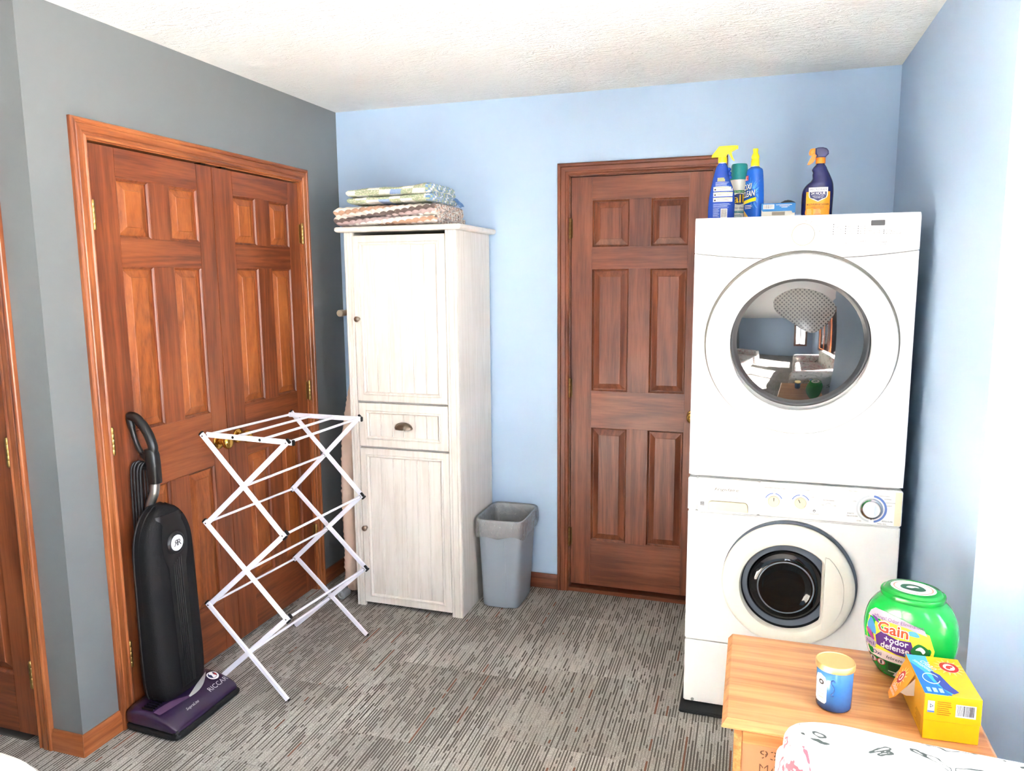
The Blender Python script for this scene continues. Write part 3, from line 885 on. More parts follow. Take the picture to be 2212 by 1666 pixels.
wd = obj('door', bm, mat('door_ring_white', (226, 222, 210), 0.3), was, 40)
bm = bmesh.new()      # handle crescent: scooped panel right of the window
hp = []
for i in range(13):
    a = radians(-52 + 104 * i / 12); hp.append((0.045 + 0.138 * cos(a), 0.165 * sin(a) * 0.98))
poly = [(XF + 0.004, -0.130)] + [(min(x_, 0.181), z_) for x_, z_ in hp] + [(XF + 0.004, 0.130)]
prism(bm, poly, lambda a, b_, t: OC + Vector((a, -0.0375 - t, b_)), 0.0, 0.004, 0.003, 3)
obj('door_handle', bm, mat('handle_white', (222, 220, 210), 0.35), wd, 40)
M_TUB = mat('dark_tub', (20, 24, 28), 0.25)
BC = OC + Vector((-0.004, 0, 0.0))
bm = bmesh.new()
lathe(bm, [(RI - 0.001, 0.012), (0.148, 0.002), (0.145, -0.004), (0.141, -0.002), (0.137, -0.012), (0.130, -0.018)], OC, FWY, 80, False, False)
obj('door_seal', bm, mat('dark_seal', (10, 14, 19), 0.45, spec=0.2), wd, 60)
M_BOWL = mat('door_bowl_glass', (14, 15, 17), 0.05, ior=1.5)
bm = bmesh.new()
lathe(bm, [(0.138, -0.016), (0.134, -0.010), (0.129, -0.002), (0.124, 0.006), (0.117, 0.013), (0.109, 0.018), (0.099, 0.0215), (0.089, 0.0225), (0.082, 0.0215), (0.074, 0.018), (0.055, 0.015), (0.030, 0.013), (0.001, 0.0125)], BC, FWY, 80, False, True)
obj('door_glass', bm, M_BOWL, wd, 60)
bm = bmesh.new()
lathe(bm, [(0.0935, 0.0222), (0.0920, 0.0234), (0.0900, 0.0236), (0.0885, 0.0228)], BC, FWY, 80, False, False)
obj('glass_rim', bm, mat('pale_glass_rim', (96, 104, 112), 0.1), wd, 60)
# mat below the washer
mm = obj('rubber_mat', bx(AX0 - 0.01, AX1 + 0.01, AF - 0.055, AB, 0.0004, 0.014, 0.003), M_RUBBER)
tag(mm, 'black rubber mat lying under the washer', 'mat')
for kk in range(4):
    x_, y_ = (AX0 + 0.05, AX1 - 0.05)[kk % 2], (AF + 0.06, AB - 0.06)[kk // 2]
    bm = bmesh.new(); lathe(bm, [(0.022, 0.0145), (0.022, 0.020), (0.014, 0.022), (0.014, 0.024)], (x_, y_, 0), (0, 0, 1), 16)
    obj('foot', bm, M_BLACK, was)

# ------------------------------------------------------------------ tall cabinet
M_CAB = wood('whitewashed_wood', (216, 209, 198), (228, 222, 213), (232, 227, 220), 'z', rough=0.42, scale=40, bumps=0.1)
M_CABX = wood('whitewashed_wood_x', (216, 209, 198), (228, 222, 213), (232, 227, 220), 'x', rough=0.42, scale=40, bumps=0.1)
KX0, KX1, KF, KB = 0.288, 0.838, -0.462, -0.030
cab = thing('tall_cabinet', 'tall narrow white beadboard cabinet with two doors and a drawer', 'cabinet', (0.563, -0.25, 0))
obj('side_panel', bx(KX0, KX0 + 0.018, KF + 0.018, KB, 0.0005, 1.783, 0.001), M_CAB, cab)
obj('side_panel', bx(KX1 - 0.018, KX1, KF + 0.018, KB, 0.0005, 1.783, 0.001), M_CAB, cab)
obj('back_panel', bx(KX0 + 0.018, KX1 - 0.018, KB - 0.008, KB, 0.03, 1.783), M_CAB, cab)
obj('shelf', bx(KX0 + 0.018, KX1 - 0.018, KF + 0.022, KB - 0.009, 1.000, 1.012), M_CABX, cab)
obj('shelf', bx(KX0 + 0.018, KX1 - 0.018, KF + 0.022, KB - 0.009, 0.782, 0.792), M_CABX, cab)
obj('bottom_panel', bx(KX0 + 0.018, KX1 - 0.018, KF + 0.022, KB - 0.009, 0.030, 0.046), M_CABX, cab)
def stile(x0, x1):
    """fluted front post: grooves run the full height"""
    n = [(0, 0.018), (0, 0.002), (0.002, 0), (0.011, 0), (0.013, 0.003), (0.015, 0), (x1 - x0 - 0.015, 0), (x1 - x0 - 0.013, 0.004), (x1 - x0 - 0.011, 0.001), (x1 - x0 - 0.002, 0.001), (x1 - x0, 0.004), (x1 - x0, 0.018)]
    bm = bmesh.new()
    loft(bm, [[Vector((x0 + a, KF + b_, z)) for a, b_ in n] for z in (0.0005, 1.7825)])
    return obj('front_post', bm, M_CAB, cab, 20)
stile(KX0, KX0 + 0.042); stile(KX1 - 0.052, KX1)
bm = bmesh.new()          # top slab with a moulded edge
rings = []
for d, z in ((0.012, 1.7835), (0.004, 1.7865), (0.0, 1.791), (0.0, 1.8015), (0.004, 1.8065), (0.010, 1.808)):
    x0, x1, y0, y1 = KX0 - 0.034 + d, KX1 + 0.030 - d, KF - 0.022 + d, KB + 0.014 - d * 0.2
    rings.append([Vector((x0, y0, z)), Vector((x1, y0, z)), Vector((x1, y1, z)), Vector((x0, y1, z))])
loft(bm, rings); obj('top', bm, M_CABX, cab, 20)
PC = lambda u, w_, z: Vector((u, KF - w_, z))
def cab_front(name, u0, u1, z0, z1, nb, tilt=0.0, fw=0.040):
    pr = [(0, -0.014), (0, 0.001), (0.0015, 0.003), (fw - 0.012, 0.003), (fw - 0.010, 0.0005), (fw - 0.007, 0.0045), (fw - 0.002, 0.0045), (fw + 0.003, -0.001), (fw + 0.004, -0.006)]
    bm = bmesh.new(); frame_loft(bm, PC, u0, u1, z0, z1, pr, cap=False)
    f = obj(name, bm, M_CAB, cab, 25)
    a, b_ = u0 + fw + 0.004, u1 - fw - 0.004; wd_ = (b_ - a) / nb
    for i in range(nb):
        bm = bmesh.new(); w_ = wd_
        x0, x1 = a + i * wd_ + 0.0003, a + (i + 1) * wd_ - 0.0003
        n = [(x0, -0.012), (x0, -0.0065), (x0 + 0.0012, -0.0050), (x0 + 0.0035, -0.0045), (x0 + 0.0055, -0.0060), (x0 + 0.0072, -0.0045), (x1 - 0.001, -0.0045), (x1, -0.0062), (x1, -0.012)]
        loft(bm, [[PC(p, q, z) for p, q in n] for z in (z0 + fw - 0.002, z1 - fw + 0.002)])
        obj('bead_plank', bm, M_CAB, f, 20)
    return f
ud = cab_front('upper_door', KX0 + 0.044, KX1 - 0.054, 1.011, 1.768, 6)
dw = cab_front('drawer', KX0 + 0.045, KX1 - 0.054, 0.795, 1.002, 6, fw=0.046)
ld_ = cab_front('lower_door', KX0 + 0.045, KX1 - 0.053, 0.022, 0.786, 6)
def cab_knob(par, u, z):
    bm = bmesh.new(); lathe(bm, [(0.0085, 0.002), (0.008, 0.005), (0.006, 0.009), (0.006, 0.014), (0.0105, 0.018), (0.0135, 0.022), (0.013, 0.026), (0.009, 0.0295), (0.001, 0.031)], PC(u, 0, z), FWY, 24)
    obj('knob', bm, M_NICKEL, par, 60)
cab_knob(ud, 0.352, 1.392); cab_knob(ld_, 0.352, 0.398)
bm = bmesh.new()          # cup pull: quarter ellipsoid, open at the bottom
rings = []
for i in range(9):
    b_ = i / 8 * pi / 2
    rings.append([PC(0.564 + 0.043 * cos(0.06 + (pi - 0.12) * j / 20), 0.004 + 0.023 * sin(0.06 + (pi - 0.12) * j / 20) * sin(b_), 0.886 + 0.029 * sin(0.06 + (pi - 0.12) * j / 20) * cos(b_)) for j in range(21)])
loft(bm, rings, False, False, False)
g = bmesh.ops.solidify(bm, geom=bm.faces[:], thickness=0.0018)
obj('cup_pull', bm, M_NICKEL, dw, 60)
bm = bmesh.new()
loft(bm, [[PC(0.564 + r * cos(pi * j / 20), h, 0.889 + (r - 0.0155) * sin(pi * j / 20)) for j in range(21)] for r, h in ((0.046, 0.0032), (0.046, 0.0052), (0.042, 0.0056))], False, False, False)
obj('pull_rim', bm, M_NICKEL, dw, 60)

# ------------------------------------------------------------------ folded ironing board in the corner
M_COVER = mat('beige_cotton', (226, 202, 184), 0.9, bump=(70, 0.3, 0.003))
ib = thing('ironing_board', 'folded ironing board with gathered beige cover wedged between cabinet and grey wall', 'ironing board', (0.215, -0.24, 0))
bm = bmesh.new(); rings = []
NR = 90
for i in range(NR + 1):
    z = 0.032 + 1.10 * i / NR; t = i / NR
    hw = 0.178 * (1 - max(0, (t - 0.45) / 0.55) ** 2.2 * 0.80) * (0.86 + 0.14 * min(1, t / 0.04))
    th = 0.046 * (1 - 0.35 * max(0, t - 0.75) / 0.25) * (0.72 + 0.28 * min(1, t / 0.03))
    ring = []
    for j in range(40):
        a = 2 * pi * j / 40; c, s = cos(a), sin(a)
        px = math.copysign(abs(c) ** 0.5, c); py = math.copysign(abs(s) ** 0.6, s)
        wv = 0.004 * noise.noise(Vector((px * 2, py * 2, z * 55))) + 0.002 * sin(z * 260 + 3 * noise.noise(Vector((py, px, z * 8))))
        ring.append(Vector((0.216 + (th + wv) * px, -0.232 + (hw + wv) * py, z)))
    rings.append(ring)
loft(bm, rings); obj('board_cover', bm, M_COVER, ib, 60)
bm = bmesh.new(); tube(bm, spline([(0.150, -0.06, 0.06), (0.150, -0.08, 0.5), (0.150, -0.10, 1.0), (0.152, -0.12, 1.40)], 6), 0.010, 10); obj('leg', bm, mat('almond_steel', (200, 190, 170), 0.4), ib)
bm = bmesh.new(); lathe(bm, [(0.014, 0), (0.0165, 0.002), (0.0165, 0.030), (0.0145, 0.031), (0.0145, 0.26)], (0.154, -0.30, 1.409), (0, 1, 0), 24); obj('foot_bar', bm, mat('almond_cap', (196, 184, 160), 0.5), ib, 50)
bm = bmesh.new(); lathe(bm, [(0.004, 0), (0.006, 0.002), (0.011, 0.003), (0.013, 0.0), (0.017, 0.001), (0.0225, 0.004), (0.0235, 0.010), (0.022, 0.014), (0.0215, 0.055), (0.018, 0.057)], (0.183, -0.445, 0.0245), (0.10, 1, 0), 28)
obj('roller', bm, mat('grey_roller', (136, 140, 142), 0.3), ib, 50)
bm = bmesh.new(); tube(bm, [(0.189, -0.388, 0.0245), (0.20, -0.30, 0.030), (0.21, -0.26, 0.05)], 0.008, 10); obj('axle', bm, M_GREYP, ib)

# ------------------------------------------------------------------ folding drying rack
rack = thing('drying_rack', 'white folding clothes drying rack with three tiers of crossed bars', 'drying rack', (0.31, -1.02, 0))
LAD = [dict(y=-1.296, s=-1, TL=(0.156, 1.004), TR=(0.506, 0.995), L2=(0.144, 0.668), R2=(0.480, 0.652), L3=(0.130, 0.341), R3=(0.476, 0.330), F=(0.464, 0.004), B=(0.112, 0.004)),
       dict(y=-0.752, s=1, TL=(0.166, 0.990), TR=(0.497, 0.988), L2=(0.156, 0.653), R2=(0.494, 0.646), L3=(0.149, 0.328), R3=(0.498, 0.319), F=(0.494, 0.004), B=(0.131, 0.004))]
def flat_bar(p, q, y, e0=0.012, e1=0.012, w_=0.0195, th=0.0095, cap0=True, cap1=True, name='bar'):
    a, b_ = Vector((p[0], y, p[1])), Vector((q[0], y, q[1])); d = (b_ - a).normalized()
    n = Vector((0, 1, 0)); s = d.cross(n)
    a, b_ = a - d * e0, b_ + d * e1
    Pk = lambda l, u, v: a + d * l + s * u + n * v
    L = (b_ - a).length
    o = obj(name, bx(0, L, -w_ / 2, w_ / 2, -th / 2, th / 2, 0.0022, 2, P=Pk), M_RACK, rack, 40)
    for on, l0, l1 in ((cap0, -0.004, 0.005), (cap1, L - 0.005, L + 0.004)):
        if on: obj('end_cap', bx(l0, l1, -w_ / 2 - 0.0008, w_ / 2 + 0.0008, -th / 2 - 0.0008, th / 2 + 0.0008, 0.002, 2, P=Pk), M_BLACK, o)
    for l_ in (e0, L - e1):
        bm = bmesh.new(); lathe(bm, [(0.0032, 0), (0.0030, 0.0012), (0.001, 0.0016)], Pk(l_, 0, -th / 2), -n, 12); obj('rivet', bm, M_CHROME, o)
    return o
def mid2(a, b_, c, d):
    """crossing of segments ab and cd in the xz plane"""
    x1, z1, x2, z2, x3, z3, x4, z4 = *a, *b_, *c, *d
    den = (x1 - x2) * (z3 - z4) - (z1 - z2) * (x3 - x4)
    t = ((x1 - x3) * (z3 - z4) - (z1 - z3) * (x3 - x4)) / den
    return (x1 + t * (x2 - x1), z1 + t * (z2 - z1))
for L_ in LAD:
    yo, yi = L_['y'] + L_['s'] * 0.006, L_['y'] - L_['s'] * 0.006
    flat_bar(L_['TL'], L_['R2'], yo); flat_bar(L_['L2'], L_['R3'], yo); flat_bar(L_['L3'], L_['F'], yo, e1=0.0)
    flat_bar(L_['TR'], L_['L2'], yi); flat_bar(L_['R2'], L_['L3'], yi); flat_bar(L_['R3'], L_['B'], yi, e1=0.0)
    flat_bar(L_['TL'], L_['TR'], yi - L_['s'] * 0.011, e0=0.004, e1=0.022, cap0=False, name='top_bar')
    L_['X1'] = mid2(L_['TL'], L_['R2'], L_['TR'], L_['L2']); L_['X2'] = mid2(L_['L2'], L_['R3'], L_['R2'], L_['L3']); L_['X3'] = mid2(L_['L3'], L_['F'], L_['R3'], L_['B'])
    for f in (0.333, 0.667):
        L_['M%d' % round(f * 3)] = (L_['TL'][0] + (L_['TR'][0] - L_['TL'][0]) * f, L_['TL'][1] + (L_['TR'][1] - L_['TL'][1]) * f)
for key in ('TL', 'M1', 'M2', 'TR', 'X1', 'L2', 'R2', 'X2', 'L3', 'R3', 'X3'):
    a, b_ = LAD[0], LAD[1]
    dz = 0.0 if key[0] != 'X' else -0.004
    p, q = Vector((a[key][0], a['y'] + 0.012, a[key][1] + dz)), Vector((b_[key][0], b_['y'] - 0.012, b_[key][1] + dz))
    bm = bmesh.new(); tube(bm, [p, q], 0.0050, 12); rd = obj('rod', bm, M_RACK, rack, 60)
    for e_, dd_ in ((p, 1), (q, -1)):
        bm = bmesh.new(); lathe(bm, [(0.0062, 0), (0.0062, 0.004)], e_ + Vector((0, dd_ * 0.0012, 0)), (0, dd_, 0), 12); obj('rod_collar', bm, M_GREYP, rd)
    if key in ('M1', 'M2'):
        bm = bmesh.new(); lathe(bm, [(0.0055, 0), (0.005, 0.001), (0.001, 0.0012)], (a[key][0], a['y'] + 0.0115 - 0.0003, a[key][1]), (0, -1, 0), 14); obj('plug', bm, M_BLACK, rack)

# ------------------------------------------------------------------ trash can
M_CAN = mat('grey_can_plastic', (148, 158, 168), 0.42)
can = thing('trash_can', 'grey plastic trash can with a clear liner, between cabinet and back door', 'trash can', (0.967, -0.18, 0))
def can_ring(z, d=0.0, n=7.0):
    t = z / 0.44
    x0, x1 = 0.872 - 0.014 * t + d, 1.056 + 0.026 * t - d
    y0, y1 = -0.300 - 0.026 * t + d, -0.062 + 0.024 * t - d
    return rring((x0 + x1) / 2, (y0 + y1) / 2, (x1 - x0) / 2, (y1 - y0) / 2, n, z, 64)
bm = bmesh.new()
loft(bm, [can_ring(0.0006, 0.008), can_ring(0.004, 0.002), can_ring(0.012)] + [can_ring(z) for z in (0.08, 0.16, 0.24, 0.32, 0.40, 0.425)] +
     [can_ring(0.426, -0.005), can_ring(0.438, -0.006), can_ring(0.442, -0.003), can_ring(0.440, 0.002), can_ring(0.42, 0.006), can_ring(0.20, 0.006), can_ring(0.010, 0.008)], True, True)
obj('bin', bm, M_CAN, can, 45)
def QC(u, v, l=0.0):           # front face of the can
    t = v / 0.44
    return Vector((u, -0.300 - 0.026 * t - l + 0.0, v))
bm = bmesh.new()               # moulded front panel with an arched top
pts = [(0.905, 0.004), (0.905, 0.345), (0.909, 0.356), (0.918, 0.361), (0.990, 0.361), (0.999, 0.356), (1.003, 0.345), (1.003, 0.004)]
prism(bm, pts, lambda a, b_, t: QC(a, b_, t), -0.002, 0.0065, 0.003, 2)
obj('front_ridge', bm, M_CAN, can, 40)
def liner_mat():
    m, nt, b = new_mat('clear_liner'); t = NT(nt)
    b.inputs['Base Color'].default_value = lin((208, 206, 202)); b.inputs['Roughness'].default_value = 0.35
    tc = t.n('TexCoord'); mp = t.n('Mapping'); mp.inputs['Scale'].default_value = (1.0, 1.0, 0.55); t.l(tc.outputs['Object'], mp.inputs['Vector'])
    nz = t.noise(mp.outputs[0], 30, 3, 0.55, 1.0)
    rd = t.math('ABSOLUTE', t.math('SUBTRACT', nz, 0.5))
    bp = t.n('Bump'); bp.inputs['Strength'].default_value = 1.0; bp.inputs['Distance'].default_value = 0.02
    t.l(rd, bp.inputs['Height'])
    tr = t.n('BsdfTransparent'); tr.inputs['Color'].default_value = (0.93, 0.93, 0.93, 1)
    gl = t.n('BsdfGlossy'); gl.inputs['Roughness'].default_value = 0.12; t.l(bp.outputs[0], gl.inputs['Normal']); t.l(bp.outputs[0], b.inputs['Normal'])
    m1 = t.n('MixShader'); t.l(t.math('ADD', 0.14, t.math('MULTIPLY', t.math('SUBTRACT', 0.5, rd), 0.32)), m1.inputs[0]); t.l(tr.outputs[0], m1.inputs[1]); t.l(b.outputs[0], m1.inputs[2])
    fr = t.n('Fresnel'); fr.inputs['IOR'].default_value = 1.6; t.l(bp.outputs[0], fr.inputs['Normal'])
    m2 = t.n('MixShader'); t.l(t.math('MINIMUM', t.math('MULTIPLY', fr.outputs[0], 1.8), 0.7), m2.inputs[0]); t.l(m1.outputs[0], m2.inputs[1]); t.l(gl.outputs[0], m2.inputs[2])
    t.l(m2.outputs[0], nt.nodes['Material Output'].inputs['Surface'])
    return m
bm = bmesh.new(); rings = []
prof = [(0.17, 0.0095), (0.26, 0.0085), (0.34, 0.0085), (0.40, 0.008), (0.432, 0.006), (0.4445, 0.001), (0.4465, -0.004), (0.443, -0.009), (0.432, -0.0105), (0.420, -0.0115), (0.408, -0.0125), (0.396, -0.013), (0.384, -0.0135), (0.372, -0.013), (0.362, -0.0115)]
for i, (z, d) in enumerate(prof):
    t_ = z / 0.44
    x0, x1, y0, y1 = 0.872 - 0.014 * t_ + d, 1.056 + 0.026 * t_ - d, -0.300 - 0.026 * t_ + d, -0.062 + 0.024 * t_ - d
    base = rring((x0 + x1) / 2, (y0 + y1) / 2, (x1 - x0) / 2, (y1 - y0) / 2, 7.0, z, 200)
    ring = []
    for j, p in enumerate(base):
        c = Vector((0.967, -0.18, p.z)); out = (p - c).normalized()
        amp = 0.0010 if i in (4, 5, 6, 7) else 0.0050
        w_ = amp * (abs(noise.noise(Vector((p.x * 38, p.y * 38, z * 22)))) * 1.6 + 0.5 * abs(noise.noise(Vector((p.x * 90, p.y * 90, z * 60)))))
        if i <= 3: w_ = -w_
        elif i >= 8: w_ += 0.0004
        dz = 0.014 * noise.noise(Vector((p.x * 12, p.y * 12, 5.0))) * max(0, i - 7) / 4
        ring.append(p + out * w_ + Vector((0, 0, dz)))
    rings.append(ring)
loft(bm, rings, False, False); obj('liner', bm, liner_mat(), can, 60)

# ------------------------------------------------------------------ folded towels on the cabinet
def vc_mat(name, rough=0.95, nscale=260.0, bs=0.7):
    m, nt, b = new_mat(name); t = NT(nt)
    at = t.n('Attribute'); at.attribute_name = 'weave'
    tc = t.n('TexCoord'); nz = t.noise(tc.outputs['Object'], nscale, 3, 0.7)
    f = t.math('ADD', 0.72, t.math('MULTIPLY', nz, 0.55))
    cb = t.comb(f, f, f)
    mx = t.n('Mix', data_type='RGBA', blend_type='MULTIPLY'); mx.inputs[0].default_value = 1.0
    t.l(at.outputs['Color'], mx.inputs[6]); t.l(cb, mx.inputs[7])
    t.l(mx.outputs[2], b.inputs['Base Color'])
    b.inputs['Roughness'].default_value = rough; b.inputs['Sheen Weight'].default_value = 0.2
    t.bump(nz, bs, 0.004, b)
    return m
M_KNIT = vc_mat('woven_cotton')
def folded(name, par, x0, x1, y0, y1, z0, z1, colf, dispf, topf=None, nx=200, na=120):
    """soft folded layer: rounded cross-section in yz swept along x, left end rounded like a fold"""
    bm = bmesh.new(); rings = []; cols = []
    zc, hz, yc, hy = (z0 + z1) / 2, (z1 - z0) / 2, (y0 + y1) / 2, (y1 - y0) / 2
    dense = []                                   # unit outline, sampled finely on the front face
    for j in range(721):
        a = 2 * pi * j / 720; c, s = cos(a), sin(a)
        dense.append((math.copysign(abs(c) ** 0.28, c), math.copysign(abs(s) ** 0.42, s), c, s))
    acc = [0.0]
    for p, q in zip(dense[:-1], dense[1:]):
        acc.append(acc[-1] + (9.0 if q[0] < -0.93 else 1.0) * sqrt((hy * (q[0] - p[0])) ** 2 + (hz * (q[1] - p[1])) ** 2))
    unit = []; k_ = 0
    for j in range(na):
        d = acc[-1] * j / na
        while acc[k_ + 1] < d: k_ += 1
        f = (d - acc[k_]) / max(1e-9, acc[k_ + 1] - acc[k_])
        unit.append(tuple(p + (q - p) * f for p, q in zip(dense[k_], dense[k_ + 1])))
    for i in range(nx + 1):
        t = i / nx; x = x0 + (x1 - x0) * t
        e0 = min(1.0, (x - x0) / (hz * 1.0)); e1 = min(1.0, (x1 - x) / 0.010)
        k0 = sqrt(max(0.0, 1 - (1 - e0) ** 2)) * 0.97 + 0.03; k1 = 0.80 + 0.20 * sqrt(max(0.0, 1 - (1 - e1) ** 2))
        ring = []
        for cy, cz, c, s in unit:
            y = yc + hy * cy * (0.985 + 0.015 * k0) * k1 ** 0.12; z = zc + hz * cz * k0 * k1
            if topf: z += topf(x, y) * (0.5 + 0.5 * cz)
            n = Vector((-(1 - e0), c * hz / hy + math.copysign(abs(c) ** 3, c), s)).normalized()
            d = dispf(x, y, z, n)
            ring.append(Vector((x, y, z)) + n * d)
            cols.append(colf(x, y, z, n))
        rings.append(ring)
    nrm = Vector((1, 0, 0)); last = [p.copy() for p in rings[-1]]      # rumpled right-hand end of the fold
    for f in (0.90, 0.78, 0.64, 0.50, 0.36, 0.22, 0.10, 0.02):
        ring = []
        for p in last:
            q = Vector((x1, yc + (p.y - yc) * (0.5 + 0.5 * f if f > 0.3 else f * 2.1), zc + (p.z - zc) * f))
            q.x += 0.004 + 0.007 * noise.noise(Vector((q.y * 85, q.z * 120, x1 * 9)))
            ring.append(q); cols.append(colf(q.x, q.y, q.z, nrm))
        rings.append(ring)
    loft(bm, rings)
    bm.normal_update()
    me = bpy.data.meshes.new(name); bm.to_mesh(me); bm.free()
    ca = me.color_attributes.new('weave', 'FLOAT_COLOR', 'POINT')
    for k_, c in enumerate(cols): ca.data[k_].color = c
    return obj(name, me, M_KNIT, par, 80)
cream, brown, mauve, tan_, ivory = lin((230, 216, 204)), lin((108, 92, 86)), lin((188, 166, 162)), lin((196, 156, 128)), lin((236, 230, 218))
def shell(x, z, px=0.0350, pz=0.0165):
    r = math.floor(z / pz); ox = 0.5 * (r % 2)
    fx = (x / px + ox) % 1 - 0.5; fz = (z / pz) % 1 - 0.5
    return r, fx, fz
def bz(x, z): return z - 1.8145 - 0.11 * (x - 0.24)
def brown_col(x, y, z, n):
    if n.x > 0.5 or x > 0.738:
        k_ = math.floor(z / 0.010 + 0.6 * noise.noise(Vector((y * 40, z * 40, 0)))) + 2 * math.floor(y / 0.012)
        return (cream, brown, ivory, mauve, tan_)[(k_ * 7) % 5]
    r, fx, fz = shell(x, bz(x, z))
    if fz > 0.34 - 1.6 * fx * fx: r += 1
    return {-5: brown, -4: mauve, -3: cream, -2: tan_, -1: ivory, 0: mauve, 1: brown, 2: cream, 3: tan_, 4: ivory, 5: tan_}.get(r, cream)
def brown_disp(x, y, z, n):
    r, fx, fz = shell(x, bz(x, z))
    return 0.0045 * (1 - 2.0 * abs(fx)) * (1 - 1.2 * abs(fz)) + 0.003 * noise.noise(Vector((x * 60, y * 60, z * 60)))
tw = thing('brown_towel', 'brown and cream scalloped crochet blanket folded at the bottom of the pile', 'blanket', (0.50, -0.29, 1.808))
folded('lower_fold', tw, 0.285, 0.745, -0.455, -0.105, 1.8145, 1.852, brown_col, brown_disp, None)
folded('upper_fold', tw, 0.238, 0.738, -0.460, -0.110, 1.851, 1.898, brown_col, brown_disp, lambda x, y: 0.004 * (x - 0.3) / 0.44)
bm = bmesh.new()   # left end rolls down over the slab edge
o = folded('fold_end', tw, 0.236, 0.300, -0.456, -0.12, 1.8140, 1.868, brown_col, brown_disp, None, 30)
bm.free()
green, gwhite, blue_, gtan = lin((172, 184, 148)), lin((232, 232, 220)), lin((116, 154, 192)), lin((212, 208, 182))
def green_col(x, y, z, n):
    if x > 0.695:
        return (blue_, gwhite, blue_, green)[(math.floor(y / 0.016) * 3 + math.floor(z / 0.011)) % 4]
    c = math.floor(x / 0.058 + 0.3 * noise.noise(Vector((x * 4, z * 20, 1)))); r = math.floor((z - 1.80) / 0.021)
    v = noise.noise(Vector((x * 140, y * 140, z * 210)))
    if (c + r) % 3 == 0: return gwhite
    if (c * 5 + r * 3) % 11 == 0: return lin((146, 170, 206))
    return green if v > -0.15 else gtan
def green_disp(x, y, z, n): return 0.0022 * noise.noise(Vector((x * 150, y * 90, z * 150))) + 0.004 * noise.noise(Vector((x * 14, y * 14, z * 14)))
tg = thing('green_towel', 'pale green and white woven towel with blue edges folded on top of the pile', 'towel', (0.50, -0.28, 1.908))
wav = lambda x, y: 0.006 * sin((x - 0.3) * 9) + 0.022 * max(0, (x - 0.52) / 0.19) ** 1.6
folded('lower_fold', tg, 0.302, 0.718, -0.450, -0.130, 1.9105, 1.940, green_col, green_disp, lambda x, y: 0.008 * max(0, (x - 0.5) / 0.2))
folded('upper_fold', tg, 0.300, 0.708, -0.450, -0.140, 1.9425, 1.975, green_col, green_disp, wav)
M_FRINGE = mat('blue_fringe', (104, 142, 196), 0.95)
for kk in range(9):
    y_ = -0.150 - 0.006 * kk
    bm = bmesh.new(); tube(bm, spline([(0.708, y_, 1.940 + 0.004 * (kk % 3)), (0.728, y_ + random.uniform(-.006, .006), 1.932 + random.uniform(-.008, .012)), (0.748, y_ + random.uniform(-.01, .01), 1.922 + random.uniform(-.015, .01)), (0.756, y_, 1.908 + random.uniform(-.01, .01))], 4), 0.0022, 6)
    obj('fringe', bm, M_FRINGE, tg, 60)

# ------------------------------------------------------------------ upright vacuum cleaner
VY = -1.485
M_PURPLE = mat('dark_purple_plastic', (40, 24, 54), 0.28, coat=0.3, bump=(30, 0.05, 0.002))
M_CANVAS = mat('black_canvas', (8, 8, 10), 0.62, bump=(420, 0.5, 0.002), spec=0.25)
vac = thing('vacuum_cleaner', 'black upright vacuum with dark purple foot leaning by the closet doors', 'vacuum', (0.13, VY, 0))
bm = bmesh.new(); rings = []
def foot_ring(x, z0, z1, hw, n=5.0):
    out = []
    for j in range(40):
        a = 2 * pi * j / 40; c, s = cos(a), sin(a)
        out.append(Vector((x, VY + 0.012 + hw * math.copysign(abs(c) ** (2 / n), c), (z0 + z1) / 2 + (z1 - z0) / 2 * math.copysign(abs(s) ** (2 / n), s))))
    return out
for x, z0, z1, hw in ((0.010, 0.030, 0.060, 0.120), (0.014, 0.022, 0.072, 0.140), (0.026, 0.020, 0.082, 0.154), (0.060, 0.020, 0.092, 0.162), (0.110, 0.020, 0.094, 0.164), (0.160, 0.020, 0.086, 0.165), (0.205, 0.020, 0.070, 0.165), (0.232, 0.020, 0.055, 0.164), (0.244, 0.021, 0.046, 0.160), (0.249, 0.024, 0.040, 0.152)):
    rings.append(foot_ring(x, z0, z1, hw))
loft(bm, rings); ft = obj('foot', bm, M_PURPLE, vac, 50)
bm = bmesh.new(); rings = []
for x, z0, z1, hw in ((0.020, 0.006, 0.024, 0.150), (0.040, 0.003, 0.026, 0.160), (0.200, 0.003, 0.026, 0.168), (0.244, 0.004, 0.030, 0.168), (0.256, 0.008, 0.030, 0.160), (0.258, 0.012, 0.026, 0.154)):
    rings.append(foot_ring(x, z0, z1, hw, 6))
loft(bm, rings); obj('bumper', bm, M_RUBBER, vac, 50)
bm = bmesh.new(); box(bm, 0.225, 0.255, VY + 0.012 - 0.1675, VY + 0.012 - 0.12, 0.010, 0.040, 0.008, 3); obj('bumper_corner', bm, M_RUBBER, vac, 50)
def foot_top(x):
    tb = [(0.06, 0.092), (0.11, 0.094), (0.16, 0.086), (0.205, 0.070), (0.232, 0.055), (0.244, 0.046)]
    for (a, za), (b_, zb) in zip(tb[:-1], tb[1:]):
        if x <= b_: return za + (zb - za) * max(0, (x - a)) / (b_ - a)
    return 0.046
